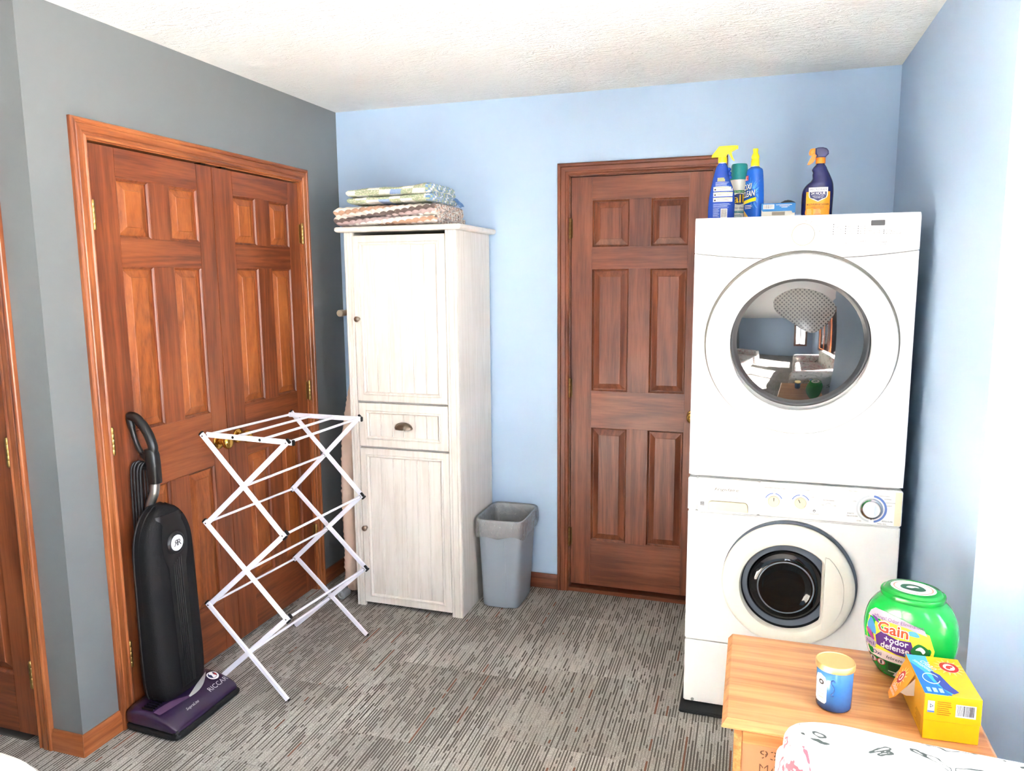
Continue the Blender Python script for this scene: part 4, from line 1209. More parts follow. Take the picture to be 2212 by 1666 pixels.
# on the foot: u = along y (viewer right), v = toward the back (-x)
QV = lambda u, v, l=0.0: Vector((0.245 - v, VY + 0.012 + u, foot_top(0.245 - v) + 0.0012 + l))
cres = []
for i in range(13):
    t = i / 12; cres.append((-0.02 + 0.145 * t, 0.060 + 0.052 * t * t - 0.006 * sin(pi * t)))
cres2 = [(-0.02 + 0.145 * t, 0.060 + 0.052 * t * t + 0.016 * sin(pi * (0.12 + 0.88 * t))) for t in [1 - i / 12 for i in range(13)]]
bm = bmesh.new(); vs = []
for (a, b_), (c, d) in zip(cres, reversed(cres2)):
    vs.append((bm.verts.new(QV(a, b_, 0.0006)), bm.verts.new(QV(c, d, 0.0006))))
for p, q in zip(vs[:-1], vs[1:]): bm.faces.new((p[0], q[0], q[1], p[1]))
obj('headlight', bm, mat('clear_headlight', (170, 172, 170), 0.08, spec=0.8), ft, 60)
bm = bmesh.new(); vs = []
for i in range(13):
    t = i / 12
    u = -0.155 + 0.135 * t
    vs.append((bm.verts.new(QV(u, 0.072 - 0.012 * t, 0.0004)), bm.verts.new(QV(u, 0.098 - 0.031 * t + 0.012 * sin(pi * t), 0.0004))))
for p, q in zip(vs[:-1], vs[1:]): bm.faces.new((p[0], q[0], q[1], p[1]))
obj('trim_band', bm, mat('mauve_plastic', (92, 66, 96), 0.25), ft, 60)
for kk in range(6):
    obj('vent_slot', bx(0.090 + 0.0, 0.135, VY - 0.135 + kk * 0.011, VY - 0.131 + kk * 0.011, 0.086, 0.0955, 0.0005), M_BLACK, ft)
M_SILV = mat('silver_print', (186, 184, 188), 0.35)
text('printed_text', 'RICCAR', 0.026, QV, M_SILV, ft, 0.098, 0.036, w=0.098)
text('printed_text', 'SupraLite', 0.014, QV, M_SILV, ft, -0.045, 0.030, w=0.062, shear=0.3)
disc('emblem', 0.120, 0.076, 0.022, 0.022, QV, M_PWHITE, ft, 0.001, 28)
disc('emblem', 0.120, 0.077, 0.017, 0.016, QV, mat('navy_print', (36, 40, 84), 0.5), ft, 0.0016, 28)
blob('emblem', [(0.112, 0.064), (0.128, 0.064), (0.126, 0.078), (0.130, 0.088), (0.120, 0.092), (0.112, 0.086), (0.116, 0.078)], QV, M_PWHITE, ft, 0.0022)
patch('emblem', 0.128, 0.135, 0.068, 0.080, QV, mat('red_print', (190, 50, 50), 0.5), ft, 1, 1, 0.0022)
# bag
bm = bmesh.new(); rings = []
BX, BYR = 0.112, 0.119
def bag_dims(z):
    t = (z - 0.098) / 0.692
    wy = BYR * (1 - 0.10 * max(0, (0.20 - t) / 0.20) ** 2) * (1 - 0.06 * t)
    if t > 0.74: wy *= sqrt(max(0.0004, 1 - ((t - 0.74) / 0.262) ** 2.3))
    if t < 0.05: wy *= 0.90 + 0.10 * sqrt(1 - (1 - t / 0.05) ** 2)
    rx = 0.064 * (1 - 0.16 * t)
    if t > 0.80: rx *= 0.35 + 0.65 * sqrt(max(0.0, 1 - ((t - 0.80) / 0.202) ** 2))
    if t < 0.04: rx *= 0.86 + 0.14 * sqrt(1 - (1 - t / 0.04) ** 2)
    return BX - 0.012 * t, rx, wy
zs = [0.098 + 0.692 * (i / 44) for i in range(45)]
for z in zs:
    cx_, rx, wy = bag_dims(z)
    rings.append(rring(cx_, VY + 0.004, rx, wy, 3.4, z, 56))
loft(bm, rings); bag = obj('bag', bm, M_CANVAS, vac, 60)
def QBAG(u, v, l=0.0):
    cx_, rx, wy = bag_dims(v)
    k_ = max(0.0, 1 - (min(abs(u) / wy, 0.999)) ** 3.4) ** (1 / 3.4)
    return Vector((cx_ + rx * k_ + l, VY + 0.004 + u, v))
for off in (0.000, 0.022):           # zip piping that follows the outline of the bag
    pts = []
    for i in range(45):
        z = zs[i] * 0.985 + 0.008; cx_, rx, wy = bag_dims(min(z, 0.786)); pts.append(Vector((cx_ - 0.022 + off, VY + 0.004 - wy * (0.992 - 0.02 * (off > 0)), z)))
    for i in range(44, -1, -1):
        z = zs[i] * 0.985 + 0.008; cx_, rx, wy = bag_dims(min(z, 0.786)); pts.append(Vector((cx_ - 0.022 + off, VY + 0.004 + wy * (0.992 - 0.02 * (off > 0)), z)))
    bm = bmesh.new(); tube(bm, pts, 0.0034, 6); obj('piping', bm, mat('black_piping', (14, 14, 16), 0.4), bag, 60)
M_VPLAST = mat('black_satin_plastic', (12, 12, 13), 0.38)
def ins_w(v):
    t = (v - 0.13) / 0.62
    w_ = 0.034 + 0.010 * t
    if 0.575 < v < 0.735: w_ = 0.040 + 0.020 * sin(pi * (v - 0.575) / 0.16) ** 0.7
    if v >= 0.735: w_ = 0.044 + 0.03 * (v - 0.735) / 0.03
    return w_
patch('insert_panel', 0, 0, 0, 0, QBAG, M_VPLAST, bag, 10, 60, 0.0022, shape=lambda a, b_: ((a * 2 - 1) * ins_w(0.125 + 0.635 * b_), 0.125 + 0.635 * b_))
for kk in range(5):
    u = -0.018 + 0.009 * kk
    bm = bmesh.new(); tube(bm, [QBAG(u, 0.13 + 0.45 * i / 16 + 0.006 * kk * (i / 16), 0.0026) for i in range(17)], 0.0022, 8); obj('rib', bm, M_VPLAST, bag, 60)
EM = QBAG(0.0, 0.655, 0.002)
bm = bmesh.new(); lathe(bm, [(0.041, 0.0), (0.040, 0.004), (0.034, 0.0075), (0.030, 0.006)], EM, (1, 0, 0.03), 40, True, True); bz = obj('badge_ring', bm, M_VPLAST, bag, 50)
bm = bmesh.new(); lathe(bm, [(0.0285, 0.0055), (0.028, 0.0085), (0.001, 0.0088)], EM, (1, 0, 0.03), 40, True, True); obj('badge', bm, mat('badge_silver', (206, 206, 210), 0.3), bag, 50)
QE = lambda u, v, l=0.0: Vector((EM.x + 0.0093 + l, EM.y + u, EM.z + v))
text('printed_text', 'R', 0.032, QE, M_INKD, bag, 0.0075, 0.0); text('printed_text', 'R', 0.032, QE, M_INKD, bag, -0.0075, 0.0, flip=True)
bm = bmesh.new(); box(bm, 0.045, 0.125, VY - 0.045, VY + 0.050, 0.088, 0.104, 0.004); obj('neck', bm, M_VPLAST, vac)
# handle tube, collar and loop
bm = bmesh.new(); tube(bm, spline([(0.058, VY, 0.60), (0.058, VY, 0.74), (0.066, VY, 0.79), (0.088, VY, 0.835), (0.094, VY, 0.88), (0.094, VY, 0.92)], 6), 0.0165, 20); obj('handle_tube', bm, M_ALU, vac, 60)
bm = bmesh.new()
rings = [rring(0.094, VY, 0.0205, 0.0195, 3, 0.868, 28), rring(0.094, VY, 0.0215, 0.020, 3, 0.872, 28), rring(0.093, VY, 0.0225, 0.0205, 3, 0.930, 28), rring(0.090, VY, 0.0230, 0.0205, 3, 0.972, 28), rring(0.086, VY, 0.0200, 0.019, 2.6, 0.990, 28)]
loft(bm, rings); obj('collar', bm, M_BLACK, vac, 50)
bm = bmesh.new()
loop = spline([(0.094, VY, 0.975), (0.096, VY, 1.000), (0.082, VY, 1.040), (0.056, VY, 1.078), (0.028, VY, 1.100), (0.004, VY, 1.099), (-0.002 + 0.012, VY, 1.070), (0.018, VY, 1.030), (0.034, VY, 0.990), (0.056, VY, 0.960)], 6)
rad = [0.0165 if i < 30 else (0.0125 if i < 38 else 0.0092) for i in range(len(loop))]
tube(bm, loop, rad, 14, False); obj('grip', bm, M_BLACK, vac, 60)
bm = bmesh.new(); prism(bm, [(0.032, 0.985), (0.060, 0.950), (0.094, 0.905), (0.098, 0.990), (0.072, 0.985), (0.058, 0.975)], lambda a, b_, t: Vector((a, VY + t, b_)), -0.013, 0.013, 0.005); obj('web', bm, M_BLACK, vac, 50)
bm = bmesh.new(); lathe(bm, [(0.0130, 0.0), (0.0125, 0.003), (0.009, 0.004), (0.0085, 0.002), (0.001, 0.002)], (0.104, VY, 0.968), (1, 0.0, 0.25), 24); sw = obj('switch', bm, M_BLACK, vac, 50)
# cord loops
M_CORD = mat('grey_black_cord', (22, 23, 26), 0.35)
for kk in range(6):
    f = kk / 5
    x_ = 0.016 + 0.034 * f; y_ = VY - 0.018 + 0.006 * (kk % 2); r = 0.0042
    top = 0.945 - 0.010 * abs(f - 0.4); bot = 0.50 + 0.02 * kk
    pts = [(x_ + 0.004, y_ - 0.006, bot + 0.02), (x_, y_ - 0.009, bot + 0.10), (x_ - 0.001, y_ - 0.010, (top + bot) / 2), (x_ + 0.001, y_ - 0.009, top - 0.05), (x_ + 0.004, y_ - 0.004, top - 0.012), (x_ + 0.010, y_ + 0.008, top), (x_ + 0.010, y_ + 0.022, top - 0.014), (x_ + 0.010, y_ + 0.026, top - 0.06), (x_ + 0.006, y_ + 0.028, bot + 0.2), (x_ + 0.006, y_ + 0.026, bot + 0.03)]
    bm = bmesh.new(); tube(bm, spline(pts, 5), r, 8); obj('cord', bm, M_CORD, vac, 60)
bm = bmesh.new(); box(bm, 0.012, 0.066, VY - 0.012, VY + 0.014, 0.915, 0.930, 0.004); obj('cord_hook', bm, M_BLACK, vac)

# ------------------------------------------------------------------ bottles on the dryer
TOPZ = DZ1 + 0.0008
class Bottle:
    """lofted super-ellipse bottle in local coordinates, front towards -y"""
    def __init__(s, secs, n=2.6):
        s.secs = secs; s.n = n
    def at(s, z):
        S = s.secs
        if z <= S[0][0]: return S[0][1:]
        for a, b_ in zip(S[:-1], S[1:]):
            if z <= b_[0]:
                t = (z - a[0]) / max(1e-9, b_[0] - a[0])
                return tuple(p + (q - p) * t for p, q in zip(a[1:], b_[1:]))
        return S[-1][1:]
    def mesh(s, count=44):
        bm = bmesh.new(); rings = []
        P = spline([(z, cx_, 0) for z, cx_, rx, ry in s.secs], 4); Q = spline([(z, rx, ry) for z, cx_, rx, ry in s.secs], 4)
        prev = -1
        for p, q in zip(P, Q):
            if q.x <= prev + 1e-6: continue
            prev = q.x
            rings.append(rring(p.y, 0, max(q.y, 1e-4), max(q.z, 1e-4), s.n, q.x, count))
        loft(bm, rings); return bm
    def Q(s, u, v, l=0.0):
        cx_, rx, ry = s.at(v)
        k_ = max(0.0, 1 - min(abs((u - cx_) / rx), 0.995) ** s.n) ** (1 / s.n)
        d = Vector(((u - cx_) / (rx * rx), -k_ / max(ry, 1e-4), 0)); d.normalize()
        return Vector((u, -ry * k_, v)) + d * (0.0007 + l)
def barcode(par, Qf, u0, u1, v0, v1, vertical=True, n=14, lift=0.0003):
    patch('barcode', u0, u1, v0, v1, Qf, M_PWHITE, par, 4, 4, lift)
    rnd = random.Random(int((u0 + v0) * 1e5)); p = u0 + 0.08 * (u1 - u0)
    st = (u1 - u0) * 0.84 / n
    for i in range(n):
        w_ = st * rnd.choice((0.3, 0.45, 0.65))
        patch('barcode', p, p + w_, v0 + 0.12 * (v1 - v0), v1 - 0.06 * (v1 - v0), Qf, M_PBLACK, par, 1, 3, lift + 0.0003); p += st
def lines(par, Qf, u0, u1, v1, step, n, m, h=0.4, lift=0.0003):
    """rows of fine print too small to read"""
    rnd = random.Random(int(v1 * 1e4) + n)
    for i in range(n):
        e_ = u1 - (u1 - u0) * rnd.uniform(0, 0.25)
        patch('fine_print', u0, e_, v1 - step * i - step * h, v1 - step * i, Qf, m, par, 6, 1, lift)
def Plocal(yc):
    return lambda a, b_, t: Vector((a, yc + t, b_))
M_YEL = mat('yellow_plastic', (244, 226, 20), 0.3)
M_OXI = mat('oxi_blue_plastic', (26, 72, 176), 0.22)
M_ORG = mat('orange_plastic', (240, 132, 30), 0.3)
M_NAVY = mat('navy_plastic', (26, 30, 84), 0.16)
M_TEAL = mat('teal_plastic', (18, 140, 142), 0.3)
GRP = 'cleaning products on the dryer'

# 1: blue trigger bottle seen from the back, yellow sprayer
b1 = thing('spray_bottle', 'blue spray bottle with yellow trigger sprayer, leftmost on the dryer', 'spray bottle', (1.958, -0.720, TOPZ), 0.0, GRP, local=True)
B1 = Bottle([(0, 0, 0.040, 0.026), (0.003, 0, 0.044, 0.029), (0.02, 0, 0.0455, 0.030), (0.07, 0.001, 0.0450, 0.030), (0.105, 0.001, 0.0400, 0.0285), (0.130, -0.001, 0.0330, 0.025), (0.150, -0.003, 0.0270, 0.022), (0.168, -0.002, 0.0235, 0.020), (0.185, -0.001, 0.0200, 0.018), (0.194, 0, 0.0150, 0.015), (0.198, 0, 0.0125, 0.0125)])
o = obj('bottle', B1.mesh(), M_OXI, b1, 60)
for kk in range(3):
    bm = bmesh.new(); lathe(bm, [(0.001, -0.008), (0.006, -0.006), (0.0075, 0), (0.006, 0.006), (0.001, 0.008)], (0.0225 + 0.002 * kk, 0, 0.176 - 0.013 * kk), (0, 1, 0), 12); obj('grip_bump', bm, M_OXI, o, 60)
Q1 = B1.Q
patch('cap_ring', 0, 0, 0, 0, Q1, M_PWHITE, o, 1, 1, shape=lambda a, b_: (0.001 * a, 0.190 + 0.001 * b_))
bm = bmesh.new(); lathe(bm, [(0.0138, 0.195), (0.0138, 0.202)], (0, 0, 0), (0, 0, 1), 28); obj('neck', bm, M_PWHITE, b1)
bm = bmesh.new(); lathe(bm, [(0.0150, 0.200), (0.0156, 0.202), (0.0150, 0.218), (0.0148, 0.2185)], (0, 0, 0), (0, 0, 1), 28); obj('collar', bm, M_YEL, b1)
hd = [(-0.038, 0.2195), (-0.036, 0.226), (-0.012, 0.256), (0.044, 0.2565), (0.0475, 0.2535), (0.0475, 0.247), (0.043, 0.243), (0.036, 0.239), (0.022, 0.232), (0.014, 0.226), (0.012, 0.2195)]
bm = bmesh.new(); prism(bm, hd, Plocal(0), -0.0115, 0.0115, 0.004, 3); sh = obj('sprayer_head', bm, M_YEL, b1, 50)
bm = bmesh.new(); lathe(bm, [(0.0065, 0), (0.0065, 0.004), (0.003, 0.0045)], (0.047, 0, 0.2505), (1, 0, 0), 16); obj('nozzle', bm, M_YEL, sh)
tr = [(0.018, 0.233), (0.030, 0.238), (0.031, 0.228), (0.036, 0.214), (0.041, 0.2055), (0.038, 0.2045), (0.031, 0.211), (0.025, 0.222)]
bm = bmesh.new(); prism(bm, tr, Plocal(0), -0.006, 0.006, 0.002, 2); obj('trigger', bm, M_YEL, b1, 50)
lines(o, Q1, -0.014, 0.012, 0.146, 0.0045, 3, mat('print_yellow', (236, 220, 90), 0.5), 0.55)
lines(o, Q1, -0.020, 0.026, 0.1315, 0.0035, 5, mat('print_paleblue', (170, 190, 230), 0.5), 0.35)
for kk in range(3):
    v = 0.1005 - 0.0185 * kk
    patch('label_panel', -0.0265, 0.0375, v, v + 0.0145, Q1, M_PWHITE, o, 10, 2, 0.0002)
    patch('label_panel', -0.0265, 0.0375, v + 0.0105, v + 0.0145, Q1, mat('print_paleyellow', (246, 240, 170), 0.5), o, 10, 1, 0.0005)
    lines(o, Q1, -0.014, 0.028, v + 0.0085, 0.0028, 2, M_INK, 0.4, 0.0005)
    disc('label_panel', -0.0205, v + 0.0055, 0.0035, 0.0030, Q1, M_INKD, o, 0.0006, 12, 1)
lines(o, Q1, -0.026, 0.036, 0.0575, 0.0031, 5, mat('print_paleblue', (170, 190, 230), 0.5), 0.35)
lines(o, Q1, -0.026, -0.004, 0.041, 0.0031, 10, mat('print_paleblue', (170, 190, 230), 0.5), 0.35)
barcode(o, Q1, 0.0, 0.022, 0.006, 0.040)

# 2: white aerosol can with teal cap, "all"
b2 = thing('aerosol_can', 'white spray can with teal cap and round blue logo, between the blue bottles', 'spray can', (2.014, -0.642, TOPZ), 0.10, GRP, local=True)
B2 = Bottle([(0, 0, 0.0265, 0.0265), (0.003, 0, 0.030, 0.030), (0.03, 0, 0.030, 0.030), (0.100, 0, 0.030, 0.030), (0.112, 0, 0.0292, 0.0292), (0.124, 0, 0.0300, 0.0300), (0.138, 0, 0.0310, 0.0310), (0.146, 0, 0.0300, 0.0300), (0.149, 0, 0.026, 0.026)], 2.0)
o = obj('can_body', B2.mesh(), mat('white_can', (238, 238, 228), 0.28), b2, 60)
bm = bmesh.new(); lathe(bm, [(0.0315, 0.147), (0.0325, 0.149), (0.0325, 0.157), (0.0312, 0.160), (0.0300, 0.172), (0.0278, 0.198), (0.0255, 0.203), (0.012, 0.2045), (0.001, 0.2045)], (0, 0, 0), (0, 0, 1), 36); obj('cap', bm, M_TEAL, b2, 50)
Q2 = B2.Q
patch('label_panel', -0.020, 0.022, 0.100, 0.109, Q2, mat('print_green', (36, 140, 70), 0.5), o, 8, 1, 0.0002)
text('printed_text', '#1 free clear', 0.008, Q2, M_PWHITE, o, 0.002, 0.1045, w=0.036, lift=0.0006)
disc('logo', 0.000, 0.078, 0.0235, 0.0195, Q2, mat('logo_navy', (22, 40, 112), 0.4), o, 0.0003, 32)
text('printed_text', 'all', 0.040, Q2, mat('logo_yellow', (250, 206, 20), 0.4), o, -0.001, 0.078, bold=0.012, lift=0.0008, w=0.034)
text('printed_text', 'free·clear', 0.012, Q2, mat('logo_navy', (22, 40, 112), 0.4), o, 0.0, 0.047, w=0.040)
patch('label_panel', -0.022, 0.022, 0.029, 0.037, Q2, M_TEAL, o, 8, 1, 0.0003)
text('printed_text', 'ODOR RELIEF', 0.006, Q2, M_PWHITE, o, 0.0, 0.033, w=0.03, lift=0.0007)
lines(o, Q2, -0.020, 0.014, 0.024, 0.004, 3, M_TEAL, 0.4)

# 3: blue bottle with yellow pointed cap, OXI CLEAN
b3 = thing('stain_remover_bottle', 'slim blue bottle with yellow nozzle cap and OXI CLEAN lettering', 'bottle', (2.068, -0.728, TOPZ), -0.80, GRP, local=True)
B3 = Bottle([(0, 0, 0.033, 0.021), (0.003, 0, 0.036, 0.0235), (0.05, 0, 0.036, 0.0235), (0.10, 0, 0.0345, 0.0230), (0.140, 0, 0.031, 0.0220), (0.165, 0, 0.0275, 0.0210), (0.172, 0, 0.0245, 0.019), (0.177, 0, 0.0170, 0.0145), (0.180, 0, 0.0125, 0.0125)], 2.8)
o = obj('bottle', B3.mesh(), mat('bright_blue_plastic', (24, 92, 190), 0.22), b3, 60)
bm = bmesh.new(); lathe(bm, [(0.0125, 0.178), (0.0125, 0.184)], (0, 0, 0), (0, 0, 1), 28); obj('neck', bm, M_PWHITE, b3)
bm = bmesh.new(); lathe(bm, [(0.0142, 0.182), (0.0145, 0.184), (0.0140, 0.202), (0.0122, 0.204), (0.0118, 0.206), (0.0132, 0.209), (0.0136, 0.213), (0.0120, 0.219), (0.0086, 0.225), (0.0078, 0.229), (0.0088, 0.233), (0.0090, 0.2405), (0.001, 0.2405)], (0, 0, 0), (0, 0, 1), 32); obj('cap', bm, M_YEL, b3, 50)
Q3 = B3.Q
M_CYAN = mat('print_cyan', (90, 190, 236), 0.45)
for kk in range(26):
    a = radians(-70 + 200 * ((kk * 0.618) % 1)); r0, r1 = 0.020 + 0.01 * ((kk * 0.37) % 1), 0.036 + 0.018 * ((kk * 0.71) % 1)
    c, s = cos(a), sin(a); u0, v0 = 0.004, 0.082
    ps = [(u0 + r0 * c - 0.0006 * s, v0 + r0 * s * 1.3 + 0.0006 * c), (min(u0 + r1 * c, 0.033), v0 + r1 * s * 1.3), (u0 + r0 * c + 0.0006 * s, v0 + r0 * s * 1.3 - 0.0006 * c)]
    if abs(ps[1][0]) < 0.034 and ps[1][1] > 0.01: blob('burst_ray', ps, Q3, M_CYAN, o, 0.0002, 2)
patch('label_panel', -0.030, -0.006, 0.133, 0.150, Q3, mat('print_red', (206, 36, 44), 0.45), o, 6, 2, 0.0004)
lines(o, Q3, -0.028, -0.008, 0.147, 0.0048, 3, M_PWHITE, 0.45, 0.0008)
for s, u, v, w_ in (('OXI', -0.010, 0.110, 0.040), ('CLEAN', -0.005, 0.086, 0.058)):
    text('printed_text', s, 0.030, Q3, M_PBLACK, o, u + 0.0012, v - 0.0012, w=w_, bold=0.05, shear=0.25, rot=0.10, lift=0.0006)
    text('printed_text', s, 0.028, Q3, M_PWHITE, o, u, v, w=w_, bold=0.01, shear=0.25, rot=0.10, lift=0.0012)
patch('label_panel', 0, 0, 0, 0, Q3, M_YEL, o, 8, 2, 0.0006, shape=lambda a, b_: (-0.030 + 0.058 * a, 0.052 + 0.012 * b_ + 0.010 * a))
lines(o, Q3, -0.018, 0.022, 0.049, 0.005, 3, M_PWHITE, 0.4, 0.0005)
blob('label_panel', [(-0.034, 0.004), (-0.034, 0.036), (-0.018, 0.028), (0.002, 0.004)], Q3, mat('print_gold', (224, 190, 90), 0.5), o, 0.0005, 4)

# 4: torn blue carton
b5 = thing('dryer_sheet_box', 'small torn blue and white carton lying on the dryer', 'carton', (2.148, -0.735, TOPZ), 0.02, GRP, local=True)
M_CART = mat('carton_white', (226, 222, 210), 0.7); M_CBLUE = mat('carton_blue', (30, 128, 204), 0.45)
bm = bmesh.new(); box(bm, -0.054, 0.054, -0.030, 0.035, 0, 0.030, 0.001); o = obj('carton', bm, M_CART, b5)
bm = bmesh.new(); prism(bm, [(-0.0555, 0.030), (-0.0555, 0.050), (0.048, 0.0515), (0.0545, 0.050), (0.0545, 0.018), (0.047, 0.017), (0.043, 0.024), (-0.050, 0.0235)], lambda a, b_, t: Vector((a, -0.0312 + t, b_)), 0.0, 0.0016, 0.0004, 1); fl = obj('front_flap', bm, M_CBLUE, b5)
bm = bmesh.new(); box(bm, -0.055, 0.054, -0.0295, 0.036, 0.0490, 0.0506, 0.0004); obj('lid', bm, M_CBLUE, b5)
bm = bmesh.new(); box(bm, 0.0540, 0.0556, -0.0295, 0.036, 0.0, 0.050, 0.0004); obj('side_flap', bm, M_CBLUE, b5)
bm = bmesh.new(); box(bm, -0.0556, -0.0542, -0.0295, 0.036, 0.0, 0.050, 0.0004); obj('side_flap', bm, M_CBLUE, b5)
bm = bmesh.new()
loft(bm, [[Vector((0.005 + 0.05 * i / 10, -0.028 + 0.012 * k_, 0.0508 + (0.009 - 0.003 * k_) * sin(pi * i / 10) + 0.001 * (i % 2))) for i in range(11)] for k_ in range(4)], False, False, False)
bmesh.ops.solidify(bm, geom=bm.faces[:], thickness=0.0006); obj('torn_edge', bm, mat('carton_grey', (176, 178, 178), 0.8), b5)
QX = lambda u, v, l=0.0: Vector((u, -0.0316 - l, v))
barcode(fl, QX, -0.049, -0.013, 0.0315, 0.047)
for u0, u1, v in ((-0.008, 0.044, 0.044), (0.004, 0.036, 0.040), (0.010, 0.030, 0.036)): patch('fine_print', u0, u1, v, v + 0.0016, QX, M_PWHITE, fl, 1, 1, 0.0003)
QX2 = lambda u, v, l=0.0: Vector((u, -0.0304 - l, v))
patch('printed_patch', -0.020, 0.022, 0.010, 0.0215, QX2, mat('carton_taupe', (150, 140, 126), 0.7), o, 1, 1, 0.0003)

# 5: navy bottle with orange sprayer
b4 = thing('multi_cleaner_bottle', 'navy blue spray bottle with orange nozzle and orange label, standing alone', 'spray bottle', (2.273, -0.735, TOPZ), 0.0, GRP, local=True)
B4 = Bottle([(0, 0, 0.046, 0.027), (0.003, 0, 0.049, 0.030), (0.03, 0, 0.0495, 0.031), (0.075, 0.0008, 0.0500, 0.031), (0.095, 0.0024, 0.0478, 0.030), (0.110, 0.0065, 0.0420, 0.028), (0.120, 0.0110, 0.0350, 0.026), (0.130, 0.0120, 0.0300, 0.0245), (0.142, 0.0090, 0.0275, 0.0225), (0.150, 0.0075, 0.0250, 0.0215), (0.158, 0.0040, 0.0245, 0.0200), (0.166, 0.0040, 0.0210, 0.0185), (0.172, 0.0050, 0.0165, 0.0160), (0.176, 0.0055, 0.0130, 0.0130), (0.180, 0.0055, 0.0128, 0.0128)])
o = obj('bottle', B4.mesh(), M_NAVY, b4, 60)
bm = bmesh.new(); lathe(bm, [(0.0148, 0.1785), (0.0155, 0.180), (0.0155, 0.196), (0.0150, 0.1975)], (0.0055, 0, 0), (0, 0, 1), 28); obj('collar', bm, M_ORG, b4)
shp = [(-0.012, 0.1975), (-0.008, 0.2045), (-0.013, 0.210), (-0.0135, 0.2285), (-0.004, 0.231), (0.010, 0.231), (0.022, 0.227), (0.029, 0.218), (0.0295, 0.208), (0.024, 0.203), (0.020, 0.1975)]
bm = bmesh.new(); prism(bm, shp, Plocal(0), -0.0125, 0.0125, 0.005, 3); obj('sprayer_head', bm, M_NAVY, b4, 50)
noz = [(-0.0135, 0.229), (-0.0135, 0.210), (-0.022, 0.206), (-0.031, 0.208), (-0.033, 0.216), (-0.029, 0.2265), (-0.020, 0.229)]
bm = bmesh.new(); prism(bm, noz, Plocal(0), -0.011, 0.011, 0.004, 3); obj('nozzle', bm, M_ORG, b4, 50)
tr = [(-0.006, 0.209), (-0.019, 0.2095), (-0.026, 0.199), (-0.034, 0.183), (-0.0365, 0.177), (-0.030, 0.176), (-0.018, 0.183), (-0.008, 0.199)]
bm = bmesh.new(); prism(bm, tr, Plocal(0), -0.0085, 0.0085, 0.003, 2); obj('trigger', bm, M_ORG, b4, 50)
Q4 = B4.Q
M_LORG = mat('label_orange', (250, 168, 20), 0.4)
patch('label_panel', -0.036, 0.038, 0.006, 0.084, Q4, M_LORG, o, 12, 6, 0.0002)
blob('label_panel', [(-0.034, 0.006), (-0.034, 0.030), (-0.020, 0.034), (0.004, 0.027), (0.030, 0.032), (0.036, 0.010), (0.010, 0.006)], Q4, mat('label_deep_orange', (244, 130, 36), 0.4), o, 0.0005, 3)
def shield(k_, top, bot): return [(-0.0285 * k_, top), (-0.0285 * k_, 0.072), (-0.026 * k_, 0.064), (-0.012 * k_, bot + 0.006), (0.001, bot), (0.014 * k_, bot + 0.006), (0.028 * k_, 0.064), (0.0305 * k_, 0.072), (0.0305 * k_, top)]
def poly_patch(name, pts, Qf, m, par, lift):
    bm = bmesh.new(); c = (sum(p[0] for p in pts) / len(pts), sum(p[1] for p in pts) / len(pts)); N_ = 8
    dense = []
    for p, q in zip(pts, pts[1:] + pts[:1]):
        for i in range(4): dense.append((p[0] + (q[0] - p[0]) * i / 4, p[1] + (q[1] - p[1]) * i / 4))
    rings = [[Qf(c[0] + (a - c[0]) * f, c[1] + (b_ - c[1]) * f, lift) for a, b_ in dense] for f in (0.02, 0.35, 0.7, 1.0)]
    loft(bm, rings, True, False); return obj(name, bm, m, par, 60, False)
poly_patch('shield', shield(1.0, 0.098, 0.0505), Q4, M_PWHITE, o, 0.0006)
poly_patch('shield', shield(0.88, 0.0835, 0.0535), Q4, mat('logo_navy2', (28, 34, 92), 0.4), o, 0.0010)
text('printed_text', 'MICROBAN', 0.011, Q4, mat('logo_navy2', (28, 34, 92), 0.4), o, 0.001, 0.0905, w=0.050, lift=0.0012)
text('printed_text', '24 HOUR', 0.013, Q4, M_PWHITE, o, 0.001, 0.0775, w=0.044, bold=0.012, lift=0.0014)
text('printed_text', 'KEEPS KILLING 99.9%', 0.005, Q4, M_PWHITE, o, 0.001, 0.0685, w=0.036, lift=0.0014)
text('printed_text', 'OF BACTERIA FOR', 0.0045, Q4, M_PWHITE, o, 0.001, 0.0635, w=0.028, lift=0.0014)
text('printed_text', 'MULTI-PURPOSE CLEANER', 0.0085, Q4, mat('label_brown', (120, 60, 10), 0.5), o, 0.001, 0.0415, w=0.068, bold=0.008, lift=0.0008)
text('printed_text', 'CITRUS SCENT', 0.007, Q4, mat('label_rust', (190, 84, 20), 0.5), o, 0.001, 0.0325, w=0.038, lift=0.001)
lines(o, Q4, -0.032, -0.016, 0.026, 0.0036, 5, mat('label_cream', (252, 220, 150), 0.5), 0.4, 0.0008)
lines(o, Q4, -0.012, 0.014, 0.026, 0.0036, 5, mat('label_cream', (252, 220, 150), 0.5), 0.4, 0.0008)

